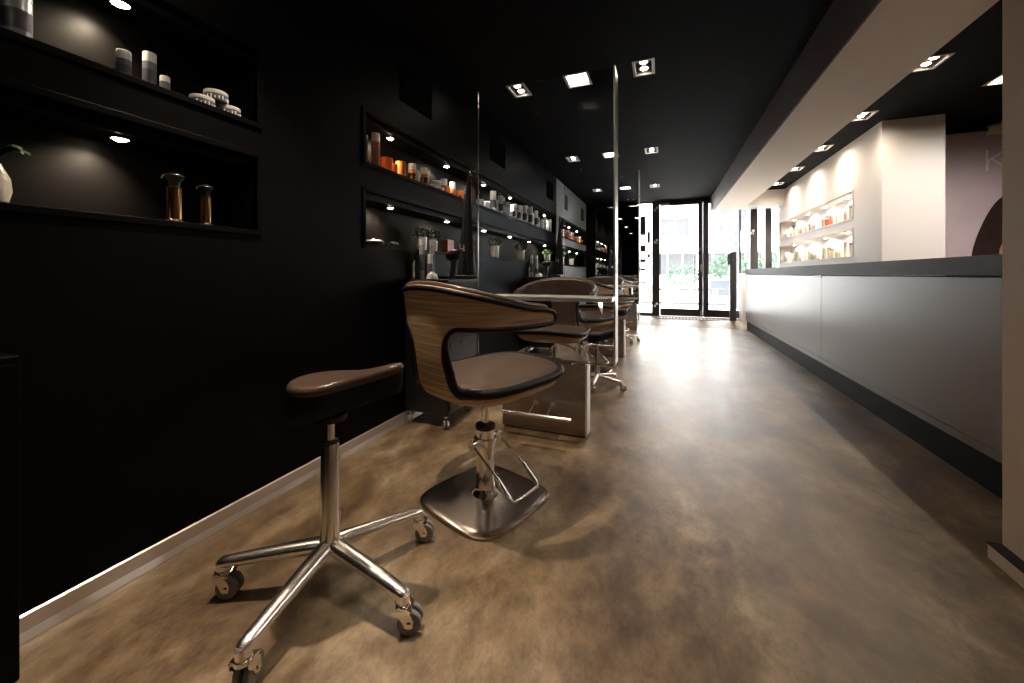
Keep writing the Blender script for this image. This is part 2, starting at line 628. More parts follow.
# ================================================================== SHOP FRONT
def frame_bar(mb, x0, x1, z0, z1, y0=YD - 0.035, y1=YD + 0.035):
    mb.box(x0, x1, y0, y1, z0, z1)


mb = MB()
frame_bar(mb, -0.225, -0.065, STEP, CEIL)       # hinge side jamb
frame_bar(mb, -0.065, 1.56, CEIL - 0.06, CEIL)
frame_bar(mb, 1.63, 1.765, STEP, CEIL)            # mullions beyond the counter
frame_bar(mb, 1.89, 2.00, STEP, CEIL)
frame_bar(mb, 1.47, 1.60, STEP, STEP + 0.10)
frame_bar(mb, 1.74, 1.93, STEP, STEP + 0.10)
struct(mb.build('window_1', 'frame', smooth=False, bevel=0.004))
# the small white square signs stuck on the uprights
for (x, z) in ((-0.145, 2.42), (-0.145, 1.72), (-0.145, 0.34), (1.66, 1.85)):
    mb = MB()
    mb.box(x - 0.035, x, YD - 0.039, YD - 0.0355, z - 0.05, z)
    mb.box(x, x + 0.045, YD - 0.039, YD - 0.0355, z, z + 0.045)
    if z == 1.72 or z == 1.85:
        mb.box(x + 0.012, x + 0.03, YD - 0.039, YD - 0.0355, z - 0.06, z)
    struct(mb.build('window_1_sign', 'logo', smooth=False))
mb = MB()
frame_bar(mb, -2.0, -0.225, CEIL - 0.03, CEIL)
frame_bar(mb, -2.0, -0.225, STEP, STEP + 0.06)
struct(mb.build('window_2', 'frame', smooth=False, bevel=0.004))
mb = MB()
mb.box(-2.0, -0.225, YD - 0.004, YD + 0.004, STEP + 0.06, CEIL - 0.03)
mb.box(1.47, 1.60, YD - 0.004, YD + 0.004, STEP + 0.1, CEIL)
mb.box(1.74, 1.93, YD - 0.004, YD + 0.004, STEP + 0.1, CEIL)
struct(mb.build('window_pane', 'door_glass', smooth=False))
for side, (x0, x1) in enumerate(((-0.06, 0.775), (0.78, 1.47))):
    d = bpy.data.objects.new('door_%d' % (side + 1), None)
    COL.objects.link(d)
    d.location = (x0, YD, STEP)
    struct(d)
    W = x1 - x0
    hh = CEIL - 0.06 - STEP
    mb = MB()
    lw, rw = (0.012, 0.085) if side == 0 else (0.10, 0.03)
    mb.box(0, lw, -0.025, 0.025, 0.01, hh)
    mb.box(W - rw, W, -0.025, 0.025, 0.01, hh)
    mb.box(lw, W - rw, -0.025, 0.025, 0.01, 0.165)
    mb.box(lw, W - rw, -0.025, 0.025, hh - 0.045, hh)
    f = mb.build('door_frame', 'frame', d, smooth=False, bevel=0.003)
    mb = MB()
    mb.box(lw, W - rw, -0.004, 0.004, 0.165, hh - 0.045)
    mb.build('door_pane', 'door_glass', d, smooth=False)
    mb = MB()
    if side == 0:
        x = W - 0.05
        mb.tube([(x, -0.03, 1.40), (x - 0.02, -0.07, 1.42), (x - 0.10, -0.085, 1.42), (x - 0.115, -0.085, 1.38), (x - 0.115, -0.085, 0.56),
                 (x - 0.10, -0.085, 0.52), (x - 0.02, -0.07, 0.52), (x, -0.03, 0.53)], 0.011, 10)
        mb.build('door_handle', 'chrome', d, label='chrome D-shaped pull handle')
        mb = MB()
        mb.box(W - 0.05, W - 0.025, -0.032, -0.025, 0.95, 1.10)
        mb.box(W - 0.05, W - 0.025, -0.032, -0.025, 0.03, 0.15)
        mb.build('lock_plate', 'chrome', d, bevel=0.002)
        mb = MB()
        mb.box(0.02, 0.19, -0.07, -0.025, hh - 0.035, hh + 0.01)
        mb.build('door_closer', 'lightframe', d, bevel=0.006)
    else:
        mb.tube([(0.04, -0.03, 0.86), (0.04, -0.06, 0.86), (0.05, -0.075, 0.80), (0.04, -0.06, 0.74), (0.04, -0.03, 0.74)], 0.014, 8)
        mb.build('door_knob', 'black', d)

# black wall left of the shop window and black blocks stuck on the glass
mb = MB()
mb.box(XL - 0.02, -0.52, 8.80, 8.90, 0.0, CEIL)
struct(mb.build('wall_front_left', 'black_wall', smooth=False))
mb = MB()
zz = CEIL - 0.30
for hb, gp in ((0.42, 0.22), (0.14, 0.16), (0.08, 0.12), (0.055, 0.10), (0.04, 0.06)):
    mb.box(-0.475, -0.350, YD - 0.009, YD - 0.005, zz - hb, zz)
    mb.box(-0.325, -0.260, YD - 0.009, YD - 0.005, zz - hb * 0.95 - gp * 0.9, zz - hb * 0.35 - gp * 0.9)
    zz -= hb + gp
struct(mb.build('trim_10', 'frame', smooth=False))

# black lower cabinet at the near end of the left wall
mb = MB()
mb.box(XL + 0.001, XL + 0.15, -0.9, 0.449, 0.0, 0.80)
o = mb.build('storage_cabinet', 'black_wall', smooth=False, bevel=0.004)
tag(o, 'plain black cabinet against the black wall, where the pale skirting ends', 'cabinet')
mb = MB()
mb.box(XL + 0.15, XL + 0.153, -0.88, -0.22, 0.03, 0.78)
mb.build('door', 'black_wall', o, smooth=False, bevel=0.003)
mb = MB()
mb.box(XL + 0.15, XL + 0.153, -0.21, 0.44, 0.03, 0.78)
mb.build('door', 'black_wall', o, smooth=False, bevel=0.003)

# ================================================================== CEILING LAMPS
def lamp_twin():
    t = thing('ceiling_lamp', 'x', 'ceiling lamp')
    a, b = 0.158, 0.235
    mb = MB()
    fr = 0.020
    mb.box(-a / 2, a / 2, -b / 2, -b / 2 + fr, -0.006, 0.0)
    mb.box(-a / 2, a / 2, b / 2 - fr, b / 2, -0.006, 0.0)
    mb.box(-a / 2, -a / 2 + fr, -b / 2 + fr, b / 2 - fr, -0.006, 0.0)
    mb.box(a / 2 - fr, a / 2, -b / 2 + fr, b / 2 - fr, -0.006, 0.0)
    mb.build('frame', 'lightframe', t, smooth=False, bevel=0.002)
    mb = MB()
    i = 0.017
    grid = 0.075
    mb.box(-a / 2 + i, a / 2 - i, -b / 2 + i, b / 2 - i, grid, grid + 0.01)
    mb.box(-a / 2 + i, -a / 2 + i + 0.003, -b / 2 + i, b / 2 - i, 0.001, grid)
    mb.box(a / 2 - i - 0.003, a / 2 - i, -b / 2 + i, b / 2 - i, 0.001, grid)
    mb.box(-a / 2 + i, a / 2 - i, -b / 2 + i, -b / 2 + i + 0.003, 0.001, grid)
    mb.box(-a / 2 + i, a / 2 - i, b / 2 - i - 0.003, b / 2 - i, 0.001, grid)
    mb.build('housing', 'lampcan', t, smooth=False)
    for s in (-1, 1):
        mb = MB()
        mb.lathe([(0.040, 0.016), (0.044, 0.020), (0.044, 0.024), (0.030, 0.060), (0.012, 0.074)], (0, s * 0.048, 0), 24)
        rf = mb.build('reflector', 'lampcan', t)
        mb = MB()
        mb.lathe([(0.001, 0.006), (0.014, 0.007), (0.024, 0.012), (0.026, 0.015)], (0, s * 0.048, 0), 24)
        mb.build('bulb', 'bulb', rf)
    return t


def lamp_square(a, b):
    t = thing('ceiling_lamp', 'x', 'ceiling lamp')
    fr = 0.020
    mb = MB()
    mb.box(-a / 2, a / 2, -b / 2, -b / 2 + fr, -0.006, 0.0)
    mb.box(-a / 2, a / 2, b / 2 - fr, b / 2, -0.006, 0.0)
    mb.box(-a / 2, -a / 2 + fr, -b / 2 + fr, b / 2 - fr, -0.006, 0.0)
    mb.box(a / 2 - fr, a / 2, -b / 2 + fr, b / 2 - fr, -0.006, 0.0)
    mb.build('frame', 'lightframe', t, smooth=False, bevel=0.002)
    mb = MB()
    i = 0.024
    mb.box(-a / 2 + i, a / 2 - i, -b / 2 + i, b / 2 - i, 0.012, 0.018)
    mb.build('diffuser', 'diffuser', t, smooth=False)
    mb = MB()
    i = 0.017
    mb.box(-a / 2 + i, a / 2 - i, -b / 2 + i, b / 2 - i, 0.07, 0.08)
    mb.box(-a / 2 + i, -a / 2 + i + 0.003, -b / 2 + i, b / 2 - i, 0.001, 0.07)
    mb.box(a / 2 - i - 0.003, a / 2 - i, -b / 2 + i, b / 2 - i, 0.001, 0.07)
    mb.box(-a / 2 + i, a / 2 - i, -b / 2 + i, -b / 2 + i + 0.003, 0.001, 0.07)
    mb.box(-a / 2 + i, a / 2 - i, b / 2 - i - 0.003, b / 2 - i, 0.001, 0.07)
    mb.build('housing', 'lampcan', t, smooth=False)
    return t


def add_spot(par, w_, size, blend=0.5, loc=(0, 0, -0.004), soft=0.022, col=WARM, rot=(0, 0, 0)):
    l = bpy.data.lights.new('lamp_light', 'SPOT')
    l.energy = w_
    l.spot_size = math.radians(size)
    l.spot_blend = blend
    l.shadow_soft_size = soft
    l.color = col
    o = bpy.data.objects.new('lamp_light', l)
    COL.objects.link(o)
    o.parent = par
    o.location = loc
    o.rotation_euler = rot
    return o


proto_twin = lamp_twin()
proto_sq = lamp_square(0.20, 0.225)
proto_sq2 = lamp_square(0.26, 0.24)
used = set()
rown = {3.12: 'front row nearest the camera', 5.24: 'middle row', 7.36: 'row nearest the shop door'}
for (x, y, a, b, k) in lights_main + lights_right:
    right = x > 1
    src = proto_twin if k == 'twin' else (proto_sq2 if right else proto_sq)
    if not right and y in rown:
        if k == 'square':
            lb = 'square lit panel lamp in black ceiling, middle of the %s' % rown[y]
        elif x > -0.3:
            lb = 'twin-bulb lamp in black ceiling over the aisle, %s' % rown[y]
        else:
            lb = 'twin-bulb lamp in black ceiling near the black wall, %s' % rown[y]
    elif not right:
        lb = '%s %s lamp overhead, in the %s row out of view' % ('square panel' if k == 'square' else 'twin-bulb', 'middle' if k == 'square' else ('aisle-side' if x > -0.3 else 'wall-side'), 'first' if y > 0 else 'rearmost')
    elif k == 'twin':
        i = RY.index(y)
        lb = 'twin-bulb lamp between beam and white wall, %s from the column' % ordn(i)
    else:
        lb = 'square lit lamp in dark ceiling above the mauve poster' if y > 4 else 'square lamp in dark ceiling behind the column'
    grp = None
    if src.name not in used:
        used.add(src.name)
        o = src
        o.location = (x, y, CEIL)
        o['label'] = lb
    else:
        o = dup(src, (x, y, CEIL), None, lb)
    o['group'] = 'ceiling lamps behind the beam' if right else 'lamps in the black ceiling'
    if k == 'twin':
        add_spot(o, (LAMP_W * (4.2 if 0 < y < 2 else 1.3) if x < -1 else LAMP_W * 0.6) * (0.15 if y < 0 else 1) if not right else LAMP_W * 0.8, 72 if not right else 164, 0.8 if not right else 1.0, (0, 0, -0.01))
    else:
        add_spot(o, LAMP_W * (0.1 if y < 0 else 0.35) if not right else LAMP_W * 2.6, 120 if not right else 165, 1.0, (0, 0, -0.01), 0.08, WARM if not right else (1, 0.9, 0.8))

# puck lamps in the niche tops
def puck():
    t = thing('niche_spotlight', 'x', 'spotlight')
    MB().lathe([(0.026, 0.0), (0.030, -0.003), (0.030, -0.006), (0.024, -0.007), (0.022, -0.003)], (0, 0, 0), 24, False).build('rim', 'chrome', t)
    MB().lathe([(0.001, -0.013), (0.012, -0.0115), (0.020, -0.006), (0.022, -0.001)], (0, 0, 0), 20).build('bulb', 'puck', t)
    return t


pk = puck()
first = True
PX = XL - 0.075
pos = []
for z, y0 in ((1.955, (0.735,)), (1.50, (0.735,))):
    pos += [(y, z, 'lone spotlight in the %s recess, over the %s' % (('upper near', 'white-lidded tubes') if z > 1.8 else ('lower near', 'amber vessels'))) for y in y0]
for z, nm in ((1.955, 'upper'), (1.49, 'lower')):
    for i in range(6):
        y = 2.12 + 0.725 * i
        pos.append((y, z, '%s spotlight from the left in the long %s recess' % (ordn(i), nm)))
    for i in range(3):
        pos.append((6.7 + 0.72 * i, z, '%s spotlight in the far %s recess by the window' % (ordn(i), nm)))
for (y, z, lb) in pos:
    z -= 0.04
    if first:
        o = pk
        o.location = (PX, y, z)
        o['label'] = lb
        first = False
    else:
        o = dup(pk, (PX, y, z), None, lb)
    o['group'] = 'spotlights in the wall recesses'
    near = y < 1.5
    add_spot(o, (15 if z > 1.7 else 5) if near else (12 if z > 1.7 else 5), 116 if near else 112, 1.0, (0, 0, -0.014), 0.010, (1.0, 0.80, 0.58), (math.radians(-14 if near else 0), math.radians(22 if near else -8), 0))
for i, (a, b, c, d) in enumerate(RN):
    for k in range(4):
        y = 6.2 + k * 0.72
        o = dup(pk, (XR + 0.11, y, d), None, '%s spotlight from the column in the %s white recess' % (ordn(k), ('upper', 'lower')[i]))
        o['group'] = 'spotlights in the white recesses'
        add_spot(o, 34.0, 168, 0.6, (0, 0, -0.016), 0.012, (1.0, 0.86, 0.68))

# dark square vents high on the black wall
first = None
for i, (y0, y1) in enumerate(((2.12, 2.50), (3.55, 3.96), (5.6, 5.98), (6.7, 6.98), (8.2, 8.5))):
    lb = ['dark vent high on the black wall above the orange bottles', 'dark vent high on the wall seen through the first glass panel',
          'dark vent high on the wall at the end of the long recess', 'dark vent high on the pale-lit wall, near one of two',
          'dark vent high on the pale-lit wall closest to the window'][i]
    mb = MB()
    h0, h1 = 2.16, 2.42
    mb.box(XL, XL + 0.004, y0, y1, h0, h0 + 0.02)
    mb.box(XL, XL + 0.004, y0, y1, h1 - 0.02, h1)
    mb.box(XL, XL + 0.004, y0, y0 + 0.02, h0 + 0.02, h1 - 0.02)
    mb.box(XL, XL + 0.004, y1 - 0.02, y1, h0 + 0.02, h1 - 0.02)
    o = mb.build('wall_vent', 'vent', smooth=False)
    tag(o, lb, 'vent', 'wall vents')
    mb = MB()
    for k in range(8):
        z = h0 + 0.03 + k * 0.026
        mb.prism([(XL + 0.001, z), (XL + 0.003, z - 0.004), (XL + 0.003, z - 0.002), (XL + 0.001, z + 0.018)], 1, y0 + 0.02, y1 - 0.02)
    mb.build('grille', 'vent', o, smooth=False)

# ================================================================== STYLING STATIONS
def station(y, n):
    nm = ['nearest', 'second', 'third'][n]
    t = thing('styling_station', 'x', 'styling station', (0, y, 0))
    t['label'] = ['steel and glass styling station behind the near chair', 'second steel and glass styling station from the camera',
                  'mirrored styling station closest to the shop door'][n]
    t['group'] = 'styling stations'
    mb = MB()
    mb.box(-0.985, -0.441, 0.0, 0.105, 0.012, 0.448)
    b = mb.build('base', 'steel', t, smooth=False, bevel=0.003)
    mb = MB()
    mb.box(-0.441, -0.428, -0.001, 0.106, 0.012, 0.449)
    mb.build('end_strip', 'steel_edge', t, smooth=False, bevel=0.002)
    mb = MB()
    mb.box(-0.970, -0.440, 0.012, 0.093, 0.0, 0.012)
    mb.build('foot', 'black', t, smooth=False)
    # foot rail
    mb = MB()
    mb.cyl((-0.927, -0.15, 0.158), (-0.495, -0.15, 0.158), 0.0115, 16)
    rail = mb.build('foot_rail', 'chrome', t)
    for x in (-0.752, -0.642):
        mb = MB()
        mb.cyl((x, -0.15, 0.160), (x, 0.0, 0.190), 0.0085, 12)
        mb.cyl((x, -0.010, 0.189), (x, 0.001, 0.189), 0.018, 16)
        mb.build('rail_bracket', 'chrome', rail)
    # tall panel
    mb = MB()
    mb.box(-1.165, -0.272 if n < 2 else -0.39, 0.004, 0.016, 0.462, 2.23)
    mb.build('mirror_panel' if n == 2 else 'glass_panel', 'mirror' if n == 2 else 'glass', t, smooth=False,
             label='mirrored panel' if n == 2 else 'clear glass panel')
    mb = MB()
    mb.box(-0.272 if n < 2 else -0.39, -0.262 if n < 2 else -0.38, -0.002, 0.14, 0.458, 2.236)
    mb.build('panel_edge', 'steel_edge', t, smooth=False, bevel=0.002)
    mb = MB()
    mb.box(-1.168, -1.165, 0.003, 0.017, 0.458, 2.236)
    mb.box(-1.165, -0.272 if n < 2 else -0.39, 0.002, 0.018, 0.456, 0.462)
    mb.build('edge_profile', 'steel', t, smooth=False)
    mb = MB()
    for x in (-0.92, -0.52):
        mb.cyl((x, 0.010, 0.446), (x, 0.010, 0.458), 0.02, 16)
    mb.build('clamp', 'chrome', t)
    mb = MB()
    pts = []
    for (cx, cy, a0) in ((-0.27, -0.165, 270), (-0.27, 0.02, 0)):
        pass
    mb.box(-1.02, -0.255, -0.215, -0.004, 0.846, 0.872)
    mb.build('shelf', 'steel_edge', t, smooth=False, bevel=0.005)
    for x in (-0.95, -0.34):
        mb = MB()
        mb.prism([(-0.19, 0.846), (-0.004, 0.846), (-0.004, 0.76), (-0.02, 0.76)], 0, x - 0.004, x + 0.004)
        mb.build('shelf_bracket', 'chrome', t, smooth=False)
    return t


for n, y in enumerate((2.35, 4.80, 7.25)):
    station(y, n)

# ================================================================== CHAIR
def sgn_pow(v, p):
    return math.copysign(abs(v) ** p, v)


PHT = 1.80
PH0 = 0.27
ZE = 0.548


def ze(ph):
    q = min(1, max(0, (abs(ph) - 1.0) / (PI - 1.0)))
    return 0.543 + 0.034 * q ** 1.4



def Eo(ph, k=1.0):
    c_, s_ = math.cos(ph), math.sin(ph)
    e = 2 / (2.8 if c_ > 0 else 3.8)
    return (0.024 - 0.288 * sgn_pow(c_, e) * k, 0.255 * sgn_pow(s_, e) * k)


def To(ph):
    c_, s_ = math.cos(ph), math.sin(ph)
    e = 2 / 2.7
    return (0.0 - 0.328 * sgn_pow(c_, e), 0.315 * sgn_pow(s_, e))


def zT(ph):
    return 0.960 - 0.108 * (min(abs(ph), PHT) / PHT) ** 1.5


def Wp(ph, t, off=0.0):
    a, b = Eo(ph), To(ph)
    q = t ** 0.62 if t > 0 else 0
    x, y = a[0] + (b[0] - a[0]) * q, a[1] + (b[1] - a[1]) * q
    z = ze(ph) + (zT(ph) - ze(ph)) * t
    if off:
        r = math.hypot(x, y) or 1
        x -= x / r * off
        y -= y / r * off
    return (x, y, z)


def gband(ph):
    return (0.798 - ze(ph)) / (zT(ph) - ze(ph))


def opening_loop():
    """(phi, t) points from the arm tip at the top, back under the arm, round the C and out along the seat edge"""
    L = []
    g = gband(PHT - 0.1)
    m = (1 + g) / 2
    h = (1 - g) / 2
    for i in range(13):                               # rounded tip
        a = PI / 2 - PI * i / 12
        L.append((PHT - 0.14 + 0.14 * math.cos(a), m + h * math.sin(a)))
    for i in range(1, 16):
        ph = PHT - 0.14 - (PHT - 0.14 - PH0 - 0.30) * i / 15
        L.append((ph, gband(ph)))
    g0 = gband(PH0 + 0.3)
    for i in range(1, 11):
        a = PI / 2 * i / 10
        L.append((PH0 + 0.30 - 0.30 * math.sin(a), g0 - 0.22 * (1 - math.cos(a))))
    g1 = g0 - 0.22
    for i in range(1, 6):
        L.append((PH0 + 0.05 * (i / 5) ** 2, g1 + (0.20 - g1) * i / 5))
    for i in range(1, 9):
        a = PI / 2 * i / 8
        L.append((PH0 + 0.05 + 0.20 * (1 - math.cos(a)), 0.20 - 0.20 * math.sin(a)))
    n0 = PH0 + 0.25
    for i in range(1, 31):
        L.append((n0 + (PI - n0) * i / 30, 0.0))
    return L


LOOP = opening_loop()


def in_poly(p, poly):
    ins = False
    j = len(poly) - 1
    for i in range(len(poly)):
        a, b = poly[i], poly[j]
        if (a[1] > p[1]) != (b[1] > p[1]) and p[0] < (b[0] - a[0]) * (p[1] - a[1]) / (b[1] - a[1]) + a[0]:
            ins = not ins
        j = i
    return ins


HOLE = LOOP[12:] + [(PI + 0.1, -0.05), (PI + 0.1, 1.2), (PHT - 0.14, 1.2)]
HOLE = [(PHT - 0.14, 1.3), LOOP[0]] + LOOP[1:] + [(PI + 0.2, 0.0), (PI + 0.2, 1.3)]


def shell_mesh(off, sides=(1, -1)):
    mb = MB()
    bm = mb.bm
    N, T = 150, 44
    V = {}

    def gv(i, j):
        if (i, j) not in V:
            ph = PHT * i / N
            t = j / T
            p = Wp(abs(ph), t, off)
            V[i, j] = bm.verts.new((p[0], -p[1] if ph >= 0 else p[1], p[2]))
        return V[i, j]
    for i in range(-N, N):
        for j in range(T):
            ph = abs(PHT * (i + 0.5) / N)
            t = (j + 0.5) / T
            if in_poly((ph, t), HOLE):
                continue
            bm.faces.new((gv(i, j), gv(i + 1, j), gv(i + 1, j + 1), gv(i, j + 1)))
    return mb


def chair(seat_rot):
    R = Matrix.Rotation(seat_rot, 4, 'Z')
    t = thing('salon_chair', 'x', 'chair')
    # base plate: rounded square, slightly domed
    mb = MB()

    def rsq(h, z, e=4.2, n=64):
        return [(h * sgn_pow(math.cos(2 * PI * i / n), 2 / e), h * sgn_pow(math.sin(2 * PI * i / n), 2 / e), z) for i in range(n)]
    mb.rings([rsq(0.236, 0.0), rsq(0.240, 0.004), rsq(0.239, 0.009), rsq(0.232, 0.0125), rsq(0.20, 0.0145), rsq(0.12, 0.019, 3), rsq(0.055, 0.024, 2)])
    mb.build('base_plate', 'plate', t)
    mb = MB()
    mb.lathe([(0.062, 0.023), (0.060, 0.030), (0.048, 0.040), (0.042, 0.055), (0.0405, 0.10), (0.0405, 0.315), (0.030, 0.318)], n=36)
    pc = mb.build('pump_column', 'chrome', t)
    MB().lathe([(0.043, 0.312), (0.045, 0.318), (0.044, 0.330), (0.020, 0.334)], n=32).build('collar_ring', 'rubber', pc)
    mb = MB()
    mb.lathe([(0.0155, 0.32), (0.0155, 0.50)], n=24)
    mb.lathe([(0.022, 0.425), (0.024, 0.43), (0.024, 0.462), (0.05, 0.466), (0.05, 0.476)], n=24)
    mb.build('lift_rod', 'chrome', t)
    # height lever
    mb = MB()
    mb.tube([(0.0, 0.02, 0.455), (-0.03, 0.10, 0.44), (-0.04, 0.15, 0.425)], [0.006, 0.006, 0.006], 10)
    mb.lathe([(0.002, -0.018), (0.010, -0.012), (0.012, 0.0), (0.008, 0.016), (0.002, 0.018)], (-0.042, 0.16, 0.42), 14)
    mb.xf(Matrix.Rotation(math.radians(60), 4, 'Z'))
    mb.build('pump_lever', 'chrome', t)
    # foot rest: collar, two arms, U bar, along local +x
    mb = MB()
    mb.lathe([(0.041, 0.245), (0.050, 0.248), (0.050, 0.272), (0.041, 0.275)], n=32)
    for s in (-1, 1):
        mb.cyl((0.0, s * 0.045, 0.26), (0.0, s * 0.085, 0.26), 0.013, 14)
        mb.cyl((0.0, s * 0.072, 0.26), (0.0, s * 0.090, 0.26), 0.019, 16)
    fr = mb.build('footrest_collar', 'chrome', t)
    mb = MB()
    pts = [(0.0, -0.08, 0.26), (0.10, -0.082, 0.205), (0.185, -0.084, 0.145), (0.225, -0.084, 0.112), (0.236, -0.076, 0.104), (0.238, 0.0, 0.103),
           (0.236, 0.076, 0.104), (0.225, 0.084, 0.112), (0.185, 0.084, 0.145), (0.10, 0.082, 0.205), (0.0, 0.08, 0.26)]
    mb.tube(pts, 0.0062, 12)
    for s in (-1, 1):
        mb.tube([(0.150, s * 0.0835, 0.170), (0.222, s * 0.084, 0.114)], 0.0095, 12)
    mb.build('footrest_bar', 'chrome', fr)
    # pan, shell, lining, rim, piping, cushion
    mb = MB()
    full = [2 * PI * i / 96 for i in range(96)]

    def ering(k, z):
        r = []
        for a in full:
            ph = a if a <= PI else 2 * PI - a
            p = Eo(ph, k)
            h = (ze(ph) - ZE) * (k ** 1.6)
            r.append((p[0], -p[1] if a <= PI else p[1], z + h))
        return r
    mb.rings([ering(1.0, ZE + 0.004), ering(0.992, ZE - 0.02), ering(0.95, ZE - 0.040), ering(0.82, ZE - 0.060), ering(0.55, ZE - 0.075), ering(0.15, ZE - 0.080)])
    mb.xf(R)
    mb.build('seat_pan', 'wood', t)
    mb = shell_mesh(0.0)
    mb.xf(R)
    mb.build('wood_shell', 'wood', t, solid=0.010)
    mb = shell_mesh(0.017)
    mb.xf(R)
    mb.build('backrest', 'leather', t, solid=0.020)
    # leather roll along the top edge
    n = 90
    top = []
    for i in range(-n, n + 1):
        ph = (PHT - 0.10) * i / n
        p = Wp(abs(ph), 1.0, 0.013)
        top.append((p[0], -p[1] if ph >= 0 else p[1], p[2] + 0.004))
    mb = MB()
    mb.tube(top, [0.004 if k in (0, 2 * n) else (0.010 if k in (1, 2 * n - 1) else 0.0115) for k in range(2 * n + 1)], 12)
    mb.xf(R)
    mb.build('rim_roll', 'leather', t)
    # black piping: one closed line
    loop3 = []
    for i in range(0, n + 1):
        ph = (PHT - 0.14) * i / n
        p = Wp(ph, 0.972, -0.004)
        loop3.append((p[0], -p[1], p[2]))
    side = []
    prad = [0.0105] * (n + 1)
    for (ph, tt) in LOOP[1:]:
        prad.append(0.0105 + 0.0085 * (1 if tt < 0.30 else max(0, 1 - (tt - 0.30) / 0.2) if ph < 1.0 else 0))
        p = Wp(ph, max(0.0, min(tt, 0.972)), -0.002)
        side.append((p[0], -p[1], p[2] + (0.0 if tt > 0 else 0.004)))
    half = loop3 + side
    other = [(p[0], -p[1], p[2]) for p in reversed(half[1:-1])]
    mb = MB()
    mb.tube(half + other, prad + list(reversed(prad[1:-1])), 12, closed=True)
    mb.xf(R)
    mb.build('piping', 'black_leather', t)
    mb = MB()
    mb.rings([ering(0.965, ZE - 0.006), ering(0.985, ZE + 0.008), ering(0.965, ZE + 0.018), ering(0.92, ZE + 0.023), ering(0.80, ZE + 0.026),
              ering(0.55, ZE + 0.026), ering(0.25, ZE + 0.026), ering(0.05, ZE + 0.026)])
    mb.xf(R)
    mb.build('seat_cushion', 'leather', t)
    return t


ch = chair(math.radians(86))
ch.location = (-0.742, 1.572, 0)
ch.rotation_euler = (0, 0, math.radians(-20))
ch['label'] = 'wood-shelled brown leather salon chair on square chrome plate, nearest the camera'
ch['group'] = 'salon chairs'
dup(ch, (-0.80, 3.00, 0), math.radians(-90 - 88 + 2), 'brown leather salon chair facing the camera behind the first glass panel')
dup(ch, (-0.76, 4.02, 0), math.radians(-20), 'salon chair turned to the aisle in front of the second station')
dup(ch, (-0.82, 5.45, 0), math.radians(-90 - 88 - 3), 'salon chair just behind the second glass panel')
dup(ch, (-0.76, 6.47, 0), math.radians(-20), 'salon chair in front of the mirrored station near the door')

# ================================================================== STOOLS
def caster(par, x, y, ang, top, sc=1.0):
    """swivel caster hanging at (x, y) from height top"""
    c_, s_ = math.cos(ang), math.sin(ang)
    X = Matrix.Translation((x, y, 0)) @ Matrix.Rotation(ang, 4, 'Z') @ Matrix.Scale(sc, 4)
    top = top / sc
    mb = MB()
    mb.lathe([(0.0085, top - 0.016), (0.0085, top + 0.004)], n=14)
    mb.lathe([(0.0155, top - 0.022), (0.017, top - 0.019), (0.017, top - 0.012), (0.010, top - 0.009)], n=18)
    # hood: half shell over the wheels
    for s in (-1, 1):
        prof = [(-0.024, 0.020), (-0.026, 0.034), (-0.020, 0.048), (-0.008, 0.057), (0.008, 0.062), (0.014, 0.062), (0.013, 0.050), (0.000, 0.036), (-0.008, 0.020)]
        P = [(p[0], p[1]) for p in prof]
        mb.prism(P, 1, s * 0.019, s * 0.0165)
    mb.prism([(-0.022, 0.054), (-0.012, 0.060), (0.012, 0.064), (0.013, 0.058), (-0.008, 0.055), (-0.020, 0.0535)], 1, -0.019, 0.019)
    mb.xf(X)
    b = mb.build('caster', 'chrome', par)
    mb = MB()
    for s in (-1, 1):
        a0, a1 = s * 0.004, s * 0.0155
        n = 26
        R = []
        for (r, yy) in ((0.006, a0), (0.024, a0), (0.0262, a0 + s * 0.002), (0.0262, a1 - s * 0.002), (0.024, a1), (0.006, a1)):
            R.append([(-0.016 + r * math.cos(2 * PI * i / n), yy, 0.0262 + r * math.sin(2 * PI * i / n)) for i in range(n)])
        mb.rings(R)
    mb.xf(X)
    mb.build('wheel', 'grey_rubber', b)
    mb = MB()
    mb.cyl((-0.016, -0.0215, 0.0262), (-0.016, 0.0215, 0.0262), 0.006, 12)
    mb.xf(X)
    mb.build('axle', 'chrome', b)


def star_base(t, R0, z_hub=0.125, z_tip=0.082, a0=0.0, leg_name='leg'):
    for k in range(5):
        a = a0 + 2 * PI * k / 5
        d = (math.cos(a), math.sin(a))
        pts, rad = [], []
        for i in range(13):
            q = i / 12
            r = 0.018 + (R0 - 0.018) * q
            z = z_hub - (z_hub - z_tip) * (q ** 1.25)
            pts.append((d[0] * r, d[1] * r, z))
            rad.append(0.030 - 0.010 * q)
        # rounded end
        pts += [(d[0] * (R0 + 0.008), d[1] * (R0 + 0.008), z_tip - 0.003), (d[0] * (R0 + 0.013), d[1] * (R0 + 0.013), z_tip - 0.006)]
        rad += [0.016, 0.005]
        mb = MB()
        mb.tube(pts, rad, 16, flat=0.80)
        mb.cyl((d[0] * R0, d[1] * R0, z_tip - 0.020), (d[0] * R0, d[1] * R0, z_tip), 0.0195, 16)
        leg = mb.build(leg_name, 'alu', t)
        caster(leg, d[0] * R0, d[1] * R0, a + [3.7, 2.46, 2.6, 6.2, 0.26][k], z_tip - 0.008, 1.28)


